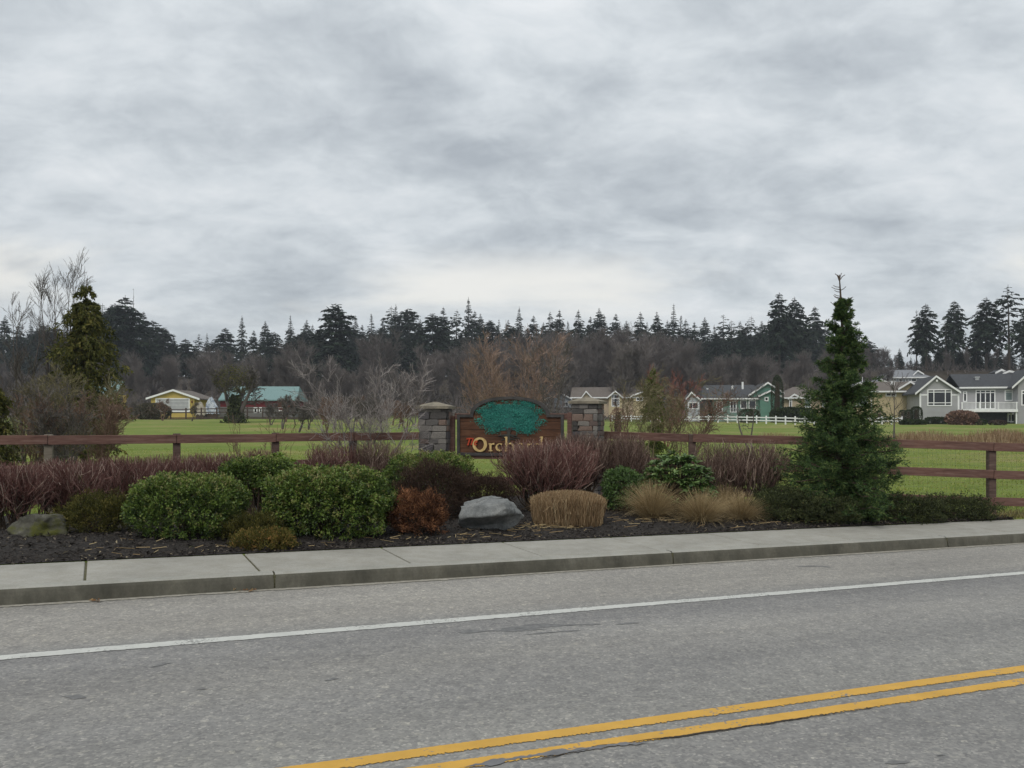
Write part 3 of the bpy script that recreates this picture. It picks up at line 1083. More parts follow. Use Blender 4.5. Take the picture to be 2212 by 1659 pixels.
# posts and rails that carry it
MB().box(SX(405), -0.02, 0, SX(478), 0.10, SZ(343)).build('post', m_red, sign, 0.004)
MB().box(SX(1700), -0.02, 0, SX(1746), 0.10, SZ(309)).build('post', m_red, sign, 0.004)
MB().box(SX(478) - 0.001, 0.032, SZ(385), SX(1700) + 0.001, 0.07, SZ(318)).build('cross_rail', m_red, sign, 0.003)
MB().box(SX(478) - 0.001, 0.0, SZ(812), SX(1700) + 0.001, 0.07, SZ(777)).build('cross_rail', m_red, sign, 0.003)
MB().box(SX(478) - 0.001, 0.03, 0.33, SX(1700) + 0.001, 0.068, 0.475).build('lower_rail', m_red, sign, 0.003)

# tree emblem
rngT = np.random.default_rng(17)
m_teal = MT('teal_relief', [(0.0, (0.012, 0.10, 0.082)), (0.35, (0.030, 0.20, 0.16)), (1.0, (0.065, 0.33, 0.26))], 0.6)
m_trunkp = M('carved_trunk', (0.032, 0.032, 0.028), (0.06, 0.06, 0.05), 12, 0.7)
blob = []
for th in np.linspace(0, 2 * math.pi, 90, endpoint=False):
    c, s = math.cos(th), math.sin(th)
    r_ = 1 + 0.05 * math.sin(7 * th + 1) + 0.035 * math.sin(13 * th) + rngT.normal() * 0.018
    x = 1086 + 362 * r_ * np.sign(c) * abs(c) ** 0.8
    y = 378 - (205 if s > 0 else 165) * r_ * np.sign(s) * abs(s) ** 0.85
    blob.append((SX(1086 + (x - 1086) * 0.80), -0.004, SZ(372 + (y - 378) * 0.76)))
m_tealb = M('teal_ground', (0.015, 0.10, 0.085), (0.03, 0.17, 0.14), 60, 0.7)
crown = MB().prism(blob[::-1], (0, -0.008, 0)).build('emblem_crown', m_tealb, sign)
nl = 5200
th = rngT.uniform(0, 6.283, nl); rr = np.sqrt(rngT.uniform(0, 1, nl)) * 1.06
cx, sy = np.cos(th), np.sin(th)
lx = 1086 + 362 * rr * np.sign(cx) * np.abs(cx) ** 0.8
ly = 378 - np.where(sy > 0, 205, 165) * rr * np.sign(sy) * np.abs(sy) ** 0.85
gap = (np.abs(lx - 1075) < 95) & (ly > 455)
lump = np.sin(lx * 0.055) * np.sin(ly * 0.075 + lx * 0.02)
nlob = 95
lth = rngT.uniform(0, 6.283, nlob); lrr = rngT.uniform(0.02, 1, nlob) ** 0.42 * 1.0
lcx = 1086 + 350 * lrr * np.sign(np.cos(lth)) * np.abs(np.cos(lth)) ** 0.8
lcy = 378 - np.where(np.sin(lth) > 0, 198, 160) * lrr * np.sign(np.sin(lth)) * np.abs(np.sin(lth)) ** 0.85
which = rngT.integers(0, nlob, nl)
lx = lcx[which] + rngT.normal(size=nl) * 27; ly = lcy[which] + rngT.normal(size=nl) * 17
lump = rngT.normal(size=nlob)[which]
gap = (np.abs(lx - 1075) < 80) & (ly > 470)
keep = ~gap
lx, ly, lump = lx[keep], ly[keep], lump[keep]; nl = len(lx)
cen = np.stack([SX(lx), -0.014 - rngT.uniform(0, 0.014, nl), SZ(ly)], -1)
D = np.stack([rngT.normal(size=nl), rngT.normal(size=nl) * 0.45, rngT.normal(size=nl)], -1)
Nn = np.stack([rngT.normal(size=nl) * 0.3, -np.ones(nl), rngT.normal(size=nl) * 0.3], -1)
Vl, Tl = leaf_batch(cen, D, unit(Nn), rngT.uniform(0.014, 0.030, nl), rngT.uniform(0.010, 0.018, nl), 0.2)
tag(obj('emblem_leaves', Soup().add(Vl, tris=Tl, tint=np.clip(0.55 + 0.16 * lump + rngT.normal(size=nl) * 0.24, 0, 1)).mesh('emblem_leaves'), m_teal, sign), 'carved teal leaves of the tree', kind='stuff')


def ribbon(mb, path, widths, y0, th_):
    P = np.asarray(path, float); w = np.asarray(widths, float)
    T = np.gradient(P, axis=0); T /= np.maximum(np.linalg.norm(T, axis=1, keepdims=True), 1e-6)
    Nr = np.stack([-T[:, 1], T[:, 0]], -1)
    a = P + Nr * w[:, None] / 2; b = P - Nr * w[:, None] / 2
    for i in range(len(P) - 1):
        q = [a[i], a[i + 1], b[i + 1], b[i]]
        f = [(SX(x), y0 - th_, SZ(y)) for x, y in q]; bk = [(SX(x), y0, SZ(y)) for x, y in q]
        F = [(0, 1, 2, 3), (0, 4, 5, 1), (3, 2, 6, 7)]
        if i == 0: F.append((0, 3, 7, 4))
        if i == len(P) - 2: F.append((1, 5, 6, 2))
        mb.add(f + bk, F)


mb = MB()
ribbon(mb, [(1065, 640), (1072, 585), (1078, 520), (1082, 470)], [60, 34, 30, 24], 0.0, 0.022)
for e_, s_ in (((960, 560), 0.017), ((1000, 575), 0.018), ((1160, 560), 0.019), ((1200, 585), 0.0165), ((1010, 480), 0.0175), ((1150, 480), 0.0185)):
    ribbon(mb, [(1075, 545), ((1075 + e_[0]) / 2, e_[1] - 8), e_], [16, 12, 5], 0.0, s_)
for e_ in ((990, 610), (1165, 608)):
    ribbon(mb, [(1068, 590), ((1068 + e_[0]) / 2, e_[1] - 14), e_], [22, 12, 4], 0.0, 0.0155)
mb.build('emblem_trunk', m_trunkp, sign)

# lettering
m_gold = M('gold_leaf', (0.50, 0.34, 0.13), (0.66, 0.48, 0.21), 14, 0.5, 0.1, spec=0.4)
m_redp = M('red_letters', (0.42, 0.048, 0.02), (0.55, 0.075, 0.03), 14, 0.55)


def bez(p, n=12):
    p = np.asarray(p, float); t = np.linspace(0, 1, n)[:, None]
    if len(p) == 3:
        return (1 - t) ** 2 * p[0] + 2 * t * (1 - t) * p[1] + t ** 2 * p[2]
    return (1 - t) ** 3 * p[0] + 3 * t * (1 - t) ** 2 * p[1] + 3 * t ** 2 * (1 - t) * p[2] + t ** 3 * p[3]


def arc(cx, cy, rx, ry, a0, a1, n=22, tilt=0.0):
    a = np.radians(np.linspace(a0, a1, n))
    x, y = rx * np.cos(a), -ry * np.sin(a)
    t = math.radians(tilt)
    return np.stack([cx + x * math.cos(t) - y * math.sin(t), cy + x * math.sin(t) + y * math.cos(t)], -1)


def letter(name_label, strokes, mat, y0=-0.006, th_=0.030):
    mb = MB()
    for i, (path, w) in enumerate(strokes):
        w = np.asarray(w, float)
        if w.ndim == 0:
            w = np.full(len(path), float(w))
        elif len(w) != len(path):
            w = np.interp(np.linspace(0, 1, len(path)), np.linspace(0, 1, len(w)), w)
        ribbon(mb, path, w, y0, th_ + i * 0.0008)
    o = mb.build('letter', mat, sign)
    tag(o, name_label)
    return o


BL, XH, AS = 722, 640, 566      # base line, x height and ascender rows
a_full = arc(763, 656, 62, 68, 90, 450, 41, 8)
w_full = 20 + 13 * np.abs(np.cos(np.radians(np.linspace(90, 450, 41)))) ** 1.3
letter('gold capital letter O', [(a_full, w_full)], m_gold)


def stem(x, y0, y1, w=21):
    return (np.array([(x, y0), (x, (y0 + y1) / 2), (x, y1)]), w)


def foot(x, y, w=44, h=8):
    return (np.array([(x - w / 2, y), (x, y), (x + w / 2, y)]), [h * 0.7, h * 1.6, h * 0.7])


def flag(x, y, w=22, h=9):
    return (np.array([(x - w, y + 5), (x - w / 2, y + 2), (x + 2, y + 3)]), [5, h, h * 1.6])


def lr(x):
    return [stem(x, XH + 2, BL), foot(x, BL), flag(x, XH + 4), (bez([(x + 4, XH + 26), (x + 18, XH + 2), (x + 42, XH + 8)], 9), [6, 15, 20])]


letter('gold letter r', lr(880), m_gold)
letter('gold letter c', [(arc(980, 682, 34, 37, 50, 315, 26), [17, 8, 14, 24, 22, 14, 5])], m_gold)
letter('gold letter h', [stem(1052, AS + 4, BL), foot(1052, BL), flag(1052, AS + 6), (np.concatenate([bez([(1056, XH + 32), (1080, XH - 8), (1112, XH + 4)], 8), bez([(1116, XH + 8), (1126, XH + 24), (1124, BL)], 8)]), [6, 14, 18, 20, 20]), foot(1124, BL)], m_gold)
letter('gold letter a', [(np.concatenate([bez([(1166, XH + 18), (1190, XH - 10), (1216, XH + 6)], 8), bez([(1222, XH + 18), (1226, XH + 50), (1226, BL)], 8)]), [14, 10, 18, 21, 20]), (arc(1196, 700, 28, 22, 60, 320, 18), [8, 14, 18, 14, 7]), foot(1236, BL - 2, 24)], m_gold)
letter('gold letter r', lr(1282), m_gold)
letter('gold letter d', [(arc(1382, 682, 38, 38, 40, 330, 26), [8, 12, 22, 22, 12, 8]), stem(1432, AS, BL), flag(1432, AS + 3), foot(1440, BL, 26)], m_gold)
sl = 12
letter('red slanted capital T', [(np.array([(618, 596), (645, 591), (678, 588)]), [13, 12, 12]), (np.array([(652, 592), (644, 625), (634, 660)]), [14, 14, 15]), (np.array([(622, 661), (634, 661), (646, 660)]), [4, 7, 4])], m_redp, th_=0.026)
letter('red slanted letter h', [(np.array([(690, 588), (680, 622), (668, 660)]), [13, 13, 13]), (bez([(676, 636), (692, 610), (700, 622), (690, 658)], 12), [6, 11, 13, 12])], m_redp, th_=0.026)
letter('red slanted letter e', [(np.concatenate([np.array([(708, 640), (720, 636)]), bez([(732, 632), (742, 612), (718, 608), (708, 634)], 10), bez([(704, 650), (708, 668), (734, 654)], 8)]), [7, 9, 10, 12, 12, 8])], m_redp, y0=-0.03, th_=0.012)

# ------------------------------------------------------------------ plants of the bed
m_leafA = MT('boxleaf_green', [(0.0, (0.024, 0.046, 0.010)), (0.4, (0.078, 0.130, 0.022)), (0.72, (0.165, 0.235, 0.042)), (1.0, (0.25, 0.235, 0.085))], 0.45, 0.22, 0.35)
m_leafR = MT('broad_green', [(0.0, (0.035, 0.070, 0.018)), (0.5, (0.090, 0.155, 0.040)), (1.0, (0.20, 0.28, 0.10))], 0.4, 0.2, 0.4)
m_leafL = MT('lime_green', [(0.0, (0.06, 0.11, 0.015)), (0.5, (0.15, 0.23, 0.03)), (1.0, (0.26, 0.34, 0.07))], 0.45, 0.3, 0.35)
m_heath = MT('brown_heather', [(0.0, (0.030, 0.018, 0.013)), (0.5, (0.068, 0.042, 0.030)), (1.0, (0.115, 0.082, 0.055))], 0.8, 0.1)
m_rust = MT('rust_heather', [(0.0, (0.045, 0.020, 0.012)), (0.45, (0.14, 0.062, 0.032)), (1.0, (0.36, 0.175, 0.085))], 0.8, 0.15)
m_olive = MT('olive_heather', [(0.0, (0.035, 0.038, 0.010)), (0.5, (0.09, 0.088, 0.022)), (1.0, (0.17, 0.145, 0.04))], 0.8, 0.15)
m_gold2 = MT('golden_heather', [(0.0, (0.060, 0.062, 0.016)), (0.55, (0.155, 0.135, 0.034)), (1.0, (0.34, 0.19, 0.065))], 0.8, 0.15)
m_jun = MT('dark_cover', [(0.0, (0.022, 0.028, 0.014)), (0.45, (0.055, 0.066, 0.026)), (0.85, (0.11, 0.125, 0.045)), (1.0, (0.20, 0.175, 0.07))], 0.7, 0.12)
m_twig = MT('purple_twigs', [(0.0, (0.062, 0.028, 0.023)), (0.45, (0.158, 0.074, 0.063)), (0.75, (0.255, 0.150, 0.125)), (1.0, (0.46, 0.36, 0.29))], 0.7)
m_twigb = MT('brown_twigs', [(0.0, (0.055, 0.034, 0.027)), (0.45, (0.140, 0.088, 0.070)), (0.75, (0.24, 0.165, 0.132)), (1.0, (0.44, 0.35, 0.27))], 0.7)
m_pale = MT('pale_twigs', [(0.0, (0.10, 0.085, 0.080)), (0.5, (0.22, 0.19, 0.175)), (1.0, (0.42, 0.38, 0.35))], 0.7)
m_stem = M('stem_bark', (0.045, 0.032, 0.022), (0.09, 0.065, 0.045), 12, 0.9, 0.3)
m_needle = MT('spruce_needles', [(0.0, (0.018, 0.040, 0.016)), (0.4, (0.058, 0.105, 0.034)), (0.75, (0.115, 0.175, 0.050)), (1.0, (0.20, 0.235, 0.075))], 0.55, 0.25)
m_bark = M('spruce_bark', (0.05, 0.036, 0.026), (0.10, 0.075, 0.055), 14, 0.9, 0.5)


def place(px0, px1, ptop, Y):
    X = m_of((px0 + px1) / 2 - 1106, Y)
    hw = m_of(px1 - px0, Y) / 2
    z0 = float(bedz(X, Y))
    h = CAMH - (ptop - HOR) / FPX * Y - z0
    return X, z0, hw, h


def stems_mesh(rng, hw, hd, h, n=14):
    a = rng.uniform(0, 6.283, n)
    p0 = np.stack([np.cos(a) * 0.008, np.sin(a) * 0.008, np.full(n, -0.06)], -1)
    p2 = np.stack([np.cos(a) * hw * rng.uniform(0.3, 0.75, n), np.sin(a) * hd * rng.uniform(0.3, 0.75, n), h * rng.uniform(0.45, 0.75, n)], -1)
    p1 = (p0 + p2) / 2 + rng.normal(size=(n, 3)) * 0.03 * hw
    V, Q = tube_batch(np.stack([p0, p1, p2], 1), np.tile([[0.016, 0.012, 0.006]], (n, 1)) * (0.6 + hw), 5)
    return Soup().add(V, Q)


def mound(name, label, cat, px0, px1, ptop, Y, mat, seed, leaf=0.036, ncl=2600, per=5, depth=0.85, boxy=0.62, rough=0.05, zlow=0.06, wleaf=0.55, upl=0.35, spike=0.0, group=None, topbias=0.0, sprig=0.0, jit=0.09, lowd=1.0):
    """a dense shrub: rosettes of small leaves through the outer shell of a soft boxy body"""
    rng = np.random.default_rng(seed)
    X, z0, hw, h = place(px0, px1, ptop, Y)
    hw -= sprig * 0.95; h -= sprig * 0.8
    hd = hw * depth
    root = thing(name, label, cat, (X, Y, z0 - 0.02), 0.0, group)
    obj('stems', stems_mesh(rng, hw, hd, h).mesh('stems'), m_stem, root)
    d = rnd_dirs(rng, int(ncl * 1.5)); d = d[d[:, 2] > -0.86]
    d = d[rng.uniform(0, 1, len(d)) < lowd + (1 - lowd) * ss(-0.55, 0.25, d[:, 2])][:ncl]
    n = len(d)
    sgn = np.sign(d)
    q = np.abs(d) ** boxy; q = q / np.max(q ** 1.0, axis=1, keepdims=True) ** 0.25
    q = unit(sgn * np.abs(d) ** 0.9) * (1 / np.power(np.sum(np.abs(unit(d)) ** (2 / boxy), 1), boxy / 2))[:, None]
    lump = 1 + rough * (np.sin(d[:, 0] * 9 + seed) * np.sin(d[:, 1] * 8 + 2 * seed) + np.sin(d[:, 2] * 10 + d[:, 0] * 6 + seed))
    shell = 1 - np.abs(rng.normal(size=n)) * jit
    inner = rng.uniform(0, 1, n) < 0.22
    shell[inner] *= rng.uniform(0.62, 0.95, inner.sum())
    c = q * (lump * shell)[:, None] * np.array([hw, hd, h * (1 - zlow) / 2 * 1.0])
    c[:, 2] += h * (1 + zlow) / 2
    nrm = unit(q / np.array([hw, hd, h / 2]) ** 1.0)
    if spike > 0:
        c += nrm * (rng.uniform(0, 1, n) ** 3 * spike)[:, None]
    cc = np.repeat(c, per, 0); nn = np.repeat(nrm, per, 0); m = len(cc)
    if sprig > 0:
        cc = cc + rnd_dirs(rng, m) * (rng.uniform(0.2, 1, m) * sprig)[:, None]
    D = unit(rnd_dirs(rng, m) + nn * 0.75 + np.array([0, 0, upl]))
    Nm = unit(nn * 0.8 + np.array([0, 0, 0.9]) + rng.normal(size=(m, 3)) * 0.45)
    L = rng.uniform(0.7, 1.3, m) * leaf
    V, T = leaf_batch(cc + rng.normal(size=(m, 3)) * leaf * 0.35, D, Nm, L, L * wleaf)
    patch = np.sin(c[:, 0] * 7 / hw * 0.4 + seed) * np.sin(c[:, 2] * 9 / h * 0.5 + seed * 2)
    tint = np.clip(0.42 + rng.normal(size=m) * 0.17 + np.repeat(rng.normal(size=n) * (0.26 if sprig else 0.07), per) + np.repeat(patch, per) * 0.10 + topbias * np.repeat(ss(0.5, 1.0, nrm[:, 2]), per) * rng.uniform(0, 1, m), 0, 1)  # topbias: bronzed top leaves, plus top brightness painted into the tint
    f = obj('foliage', Soup().add(V, tris=T, tint=tint).mesh('foliage'), mat, root)
    f['kind'] = 'stuff'
    return root


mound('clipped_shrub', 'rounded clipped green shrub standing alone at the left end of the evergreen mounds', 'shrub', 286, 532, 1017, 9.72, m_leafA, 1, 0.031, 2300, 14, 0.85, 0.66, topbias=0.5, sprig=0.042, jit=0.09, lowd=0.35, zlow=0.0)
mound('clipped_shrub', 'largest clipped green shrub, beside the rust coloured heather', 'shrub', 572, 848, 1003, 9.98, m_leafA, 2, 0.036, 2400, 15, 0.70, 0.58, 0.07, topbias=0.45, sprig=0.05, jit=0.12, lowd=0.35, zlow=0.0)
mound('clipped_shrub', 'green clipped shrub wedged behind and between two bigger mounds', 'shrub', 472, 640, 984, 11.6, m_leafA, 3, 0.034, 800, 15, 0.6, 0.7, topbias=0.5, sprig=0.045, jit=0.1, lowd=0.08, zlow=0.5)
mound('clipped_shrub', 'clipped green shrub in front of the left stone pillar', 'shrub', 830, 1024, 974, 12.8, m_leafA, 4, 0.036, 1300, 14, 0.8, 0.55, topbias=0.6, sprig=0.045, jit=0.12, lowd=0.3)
mound('evergreen_shrub', 'small green shrub between twiggy bush and broadleaf evergreen', 'shrub', 1302, 1384, 1010, 13.0, m_leafR, 5, 0.04, 1100, 5, 0.9, 0.7)
mound('heather', 'dark brown heather in front of the clipped shrub by the pillar', 'shrub', 868, 1008, 1005, 11.75, m_heath, 6, 0.042, 3000, 5, 0.85, 0.85, 0.13, wleaf=0.2, upl=0.8, spike=0.12, lowd=0.5)
mound('heather', 'low dark brown heather behind the grey boulder', 'shrub', 985, 1104, 1030, 12.3, m_heath, 7, 0.042, 2400, 5, 0.85, 0.85, 0.13, wleaf=0.2, upl=0.8, spike=0.12, lowd=0.5)
mound('heather', 'rust orange heather between clipped shrub and boulder', 'shrub', 836, 964, 1062, 10.2, m_rust, 8, 0.044, 620, 22, 0.85, 0.85, 0.12, wleaf=0.2, upl=0.7, spike=0.10, sprig=0.05, jit=0.16, lowd=0.4)
mound('heather', 'dark olive heather at the sidewalk below the clipped shrubs', 'shrub', 486, 612, 1110, 9.5, m_olive, 9, 0.036, 480, 20, 0.75, 0.9, 0.12, wleaf=0.22, upl=0.7, spike=0.08, sprig=0.045, jit=0.15, lowd=0.5)
mound('heather', 'low golden heather at the sidewalk edge, in front of the olive one', 'shrub', 498, 636, 1144, 9.12, m_gold2, 10, 0.032, 460, 20, 0.5, 0.9, 0.14, wleaf=0.25, upl=0.6, spike=0.07, sprig=0.04, jit=0.15, lowd=0.5)
mound('heather', 'olive and gold heather beside the mossy rock', 'shrub', 142, 288, 1072, 10.05, m_olive, 11, 0.038, 520, 20, 0.75, 0.9, 0.16, wleaf=0.25, upl=0.8, spike=0.16, sprig=0.05, jit=0.17, lowd=0.4)
mound('seedling', 'tiny green seedling at the edge of the sidewalk', 'plant', 402, 434, 1182, 9.0, m_leafA, 12, 0.03, 120, 5, 0.8, 0.8)
for i, (a, b, t, Y, lab) in enumerate([(1630, 1768, 1068, 12.35, 'low dark ground cover between the grass tufts and the conifer'), (1700, 1850, 1078, 12.45, 'low dark ground cover at the foot of the conifer, sidewalk side'),
                                       (1880, 2030, 1075, 12.95, 'low dark ground cover just right of the conifer'), (1985, 2145, 1078, 13.45, 'low dark ground cover ending at the fence post'),
                                       (1640, 1720, 1058, 12.95, 'small olive ground cover behind the grass tufts')]):
    mound('ground_cover', lab, 'shrub', a, b, t, Y, m_jun, 30 + i, 0.036, 2300, 5, 0.42, 0.9, 0.2, wleaf=0.35, upl=0.6, spike=0.14, group='low ground cover at the conifer')


def broadleaf(name, label, px0, px1, ptop, Y, mat, seed, leaf=0.11, ncl=180, bottom=0.25, group=None):
    """rhododendron: branches ending in whorls of long drooping leaves"""
    rng = np.random.default_rng(seed)
    X, z0, hw, h = place(px0, px1, ptop, Y)
    root = thing(name, label, 'shrub', (X, Y, z0 - 0.03), 0, group)
    d = rnd_dirs(rng, ncl * 2); d = d[d[:, 2] > -0.25][:ncl]; n = len(d)
    rad = rng.uniform(0.55, 1.0, n) ** 0.5
    c = d * rad[:, None] * np.array([hw * 0.86, hw * 0.8, h * (1 - bottom) * 0.86])
    c[:, 2] = np.maximum(c[:, 2], -h * bottom * 0.3) + h * bottom + 0.0
    p0 = np.zeros((n, 3)); p0[:, :2] = rng.normal(size=(n, 2)) * 0.05
    mid = c * 0.5 + np.array([0, 0, 0.05]); mid[:, 2] = c[:, 2] * 0.42
    V, Q = tube_batch(np.stack([p0, mid, c], 1), np.tile([[0.014, 0.009, 0.005]], (n, 1)), 4)
    obj('branches', Soup().add(V, Q).mesh('branches'), m_stem, root)
    per = 11
    cc = np.repeat(c, per, 0); m = len(cc)
    a = np.tile(np.arange(per) * 2.399, n) + np.repeat(rng.uniform(0, 6.28, n), per)
    el = rng.uniform(-0.35, 0.65, m)
    D = np.stack([np.cos(a) * np.cos(el), np.sin(a) * np.cos(el), np.sin(el)], -1) + np.repeat(unit(d), per, 0) * 0.35
    Nm = np.tile([0, 0, 1.0], (m, 1)) + rng.normal(size=(m, 3)) * 0.25
    L = leaf * rng.uniform(0.65, 1.15, m)
    D = unit(D); S = unit(np.cross(D, Nm)); Nn = np.cross(S, D)
    Wd = L * 0.36
    mid1 = cc + D * (L * 0.4)[:, None]; mid2 = cc + D * (L * 0.75)[:, None] - Nn * (L * 0.05)[:, None]; tip = cc + D * L[:, None] - Nn * (L * 0.18)[:, None]
    lv = [cc, mid1 + S * (Wd / 2)[:, None] + Nn * (Wd * 0.18)[:, None], mid2 + S * (Wd * 0.42)[:, None] + Nn * (Wd * 0.12)[:, None], tip,
          mid2 - S * (Wd * 0.42)[:, None] + Nn * (Wd * 0.12)[:, None], mid1 - S * (Wd / 2)[:, None] + Nn * (Wd * 0.18)[:, None], mid1, mid2]
    V = np.stack(lv, 1).reshape(-1, 3); i = np.arange(m * 8).reshape(m, 8)
    T = np.concatenate([i[:, [0, 1, 6]], i[:, [0, 6, 5]], i[:, [2, 3, 7]], i[:, [7, 3, 4]]])
    Q = np.concatenate([i[:, [1, 2, 7, 6]], i[:, [6, 7, 4, 5]]])
    f = obj('foliage', Soup().add(V, Q, T, np.clip(rng.normal(size=m) * 0.25 + 0.5, 0, 1)).mesh('foliage'), mat, root)
    f['kind'] = 'stuff'
    return root


broadleaf('rhododendron', 'broadleaf evergreen with long drooping leaves in front of the rail fence', 1372, 1552, 960, 12.9, m_leafR, 51, 0.125, 230, 0.3)
broadleaf('rhododendron', 'lime green broadleaf shrub peeping over the clipped mounds', 506, 662, 964, 12.3, m_leafL, 52, 0.11, 150, 0.45)


def twigs(name, label, px0, px1, ptop, Y, mat, seed, n=46, per=9, per2=3, depth=0.8, spread=0.30, group=None, flat=0.10, base=0.30, cat='shrub', tw=1.0, shoot=0.55):
    """leafless clipped shrub: stems fan up from the base, fork into many thin shoots, cut off level"""
    rng = np.random.default_rng(seed)
    X, z0, hw, h = place(px0, px1, ptop, Y)
    hd = hw * depth
    root = thing(name, label, cat, (X, Y, z0 - 0.03), 0, group)
    a = rng.uniform(0, 6.283, n); r = np.sqrt(rng.uniform(0, 1, n))
    bx, by = np.cos(a) * r * hw * base, np.sin(a) * r * hd * base
    tx, ty = np.cos(a) * r * hw * (0.8), np.sin(a) * r * hd * 0.8
    hh = h * rng.uniform(0.55, 0.72, n)
    s = np.linspace(0, 1, 5)
    P = np.empty((n, 5, 3))
    P[:, :, 0] = bx[:, None] + (tx - bx)[:, None] * (s ** 0.8)[None, :]
    P[:, :, 1] = by[:, None] + (ty - by)[:, None] * (s ** 0.8)[None, :]
    P[:, :, 2] = hh[:, None] * s[None, :]
    P[:, 1:, :] += rng.normal(size=(n, 4, 3)) * 0.03
    R = np.tile(np.linspace(0.010, 0.0055, 5), (n, 1)) * rng.uniform(0.7, 1.3, (n, 1)) * tw
    P1, R1 = grow(rng, P, R, per, 0.3, 1.0, 0.55, h * 0.46, 0.42, 0.09, 4, 0.72, 0.55, 0.35, 0.0026 * tw)
    P2, R2 = grow(rng, P1, R1, per2, 0.2, 1.0, 0.62, h * shoot * 0.42, 0.30, 0.10, 3, 0.85, 0.75, 0.3, 0.0024 * tw)
    so = Soup(); st = Soup()
    V, Q = tube_batch(P, R, 5); st.add(V, Q)
    zcap = h * (1 - flat * rng.uniform(0, 1, 1))
    for Pp, Rr, kk in ((P1, R1, 3), (P2, R2, 3)):
        # cut at the clipped outline
        lim = h * (1.0 - flat * np.abs(rng.normal(size=len(Pp)) * 0.5)) * (1 - 0.16 * np.clip((Pp[:, -1, 0] / hw) ** 2 + (Pp[:, -1, 1] / hd) ** 2, 0, 1.3) ** 2)
        keep = Pp[:, 0, 2] < lim - 0.02
        Pp, Rr, lim = Pp[keep], Rr[keep], lim[keep]
        over = Pp[:, -1, 2] - Pp[:, 0, 2]
        f = np.where(Pp[:, -1, 2] > lim, np.clip((lim - Pp[:, 0, 2]) / np.maximum(over, 1e-3), 0.05, 1), 1.0)
        Pp = Pp[:, :1] + (Pp - Pp[:, :1]) * f[:, None, None]
        ex = np.sqrt((Pp[:, -1, 0] / (hw * 1.03)) ** 2 + (Pp[:, -1, 1] / (hd * 1.05)) ** 2)
        g = np.where(ex > 1, 1 / ex, 1.0)
        Pp[:, :, :2] = Pp[:, :, :2] * (1 + (g[:, None, None] - 1) * np.linspace(0.3, 1, Pp.shape[1])[None, :, None])
        V, Q = tube_batch(Pp, Rr, kk)
        so.add(V, Q, tint=np.clip(rng.normal(size=len(Pp)) * 0.27 + 0.47, 0, 1))
    obj('stems', st.mesh('stems'), m_stem, root)
    f = obj('twigs', so.mesh('twigs'), mat, root)
    f['kind'] = 'stuff'
    return root


HG = 'purple twig hedge along the left fence'
HLS = ['leafless purple red hedge shrub at the far left, left of the mossy rock', 'leafless purple red hedge shrub directly behind the mossy rock', 'leafless purple red hedge shrub behind the olive heather', 'leafless purple red hedge shrub left of the lone rounded clipped shrub',
       'leafless purple red hedge shrub behind the lone rounded clipped shrub', 'leafless purple red hedge shrub behind the fence post left of the lime broadleaf']
for i, (a, b, t, Y) in enumerate([(-170, 0, 996, 10.3), (-60, 118, 988, 10.6), (50, 240, 980, 11.2), (185, 345, 977, 11.95), (292, 440, 974, 12.5), (390, 520, 971, 13.0)]):
    twigs('twig_shrub', HLS[i], a, b, t, Y, m_twig, 60 + i, 52, 9, 3, 0.7, group=HG)
twigs('twig_shrub', 'thin leafless purple shrub at the far end of the left hedge', 490, 632, 962, 14.0, m_twig, 67, 36, 8, 3, 0.6)
twigs('twig_shrub', 'pinkish leafless shrub under the pale bare tree', 652, 780, 950, 13.9, m_twig, 68, 44, 9, 3, 0.7, flat=0.18)
twigs('twig_shrub', 'pinkish leafless shrub beside the left stone pillar', 752, 886, 944, 14.1, m_twigb, 69, 44, 9, 3, 0.7, flat=0.2)
twigs('twig_shrub', 'big vase shaped leafless red brown shrub hiding the end of the lettering', 1056, 1304, 938, 12.8, m_twig, 70, 110, 9, 3, 0.75, base=0.24, flat=0.26)
twigs('twig_shrub', 'leafless brown shrub under the right end of the sign', 1180, 1320, 927, 14.2, m_twigb, 71, 76, 10, 3, 0.7, flat=0.16)
twigs('twig_shrub', 'leafless brown shrub in front of the fence beside the right pillar', 1285, 1404, 930, 14.3, m_twigb, 72, 70, 10, 3, 0.7, flat=0.16)
twigs('twig_shrub', 'leafless clipped shrub before the fence, next to the conifer', 1562, 1712, 942, 13.45, m_twigb, 73, 40, 9, 3, 0.5, base=0.35, flat=0.16)
twigs('twig_shrub', 'leafless clipped shrub before the fence, behind the grass tufts', 1488, 1628, 942, 13.6, m_twigb, 74, 40, 9, 3, 0.5, base=0.35, flat=0.16)

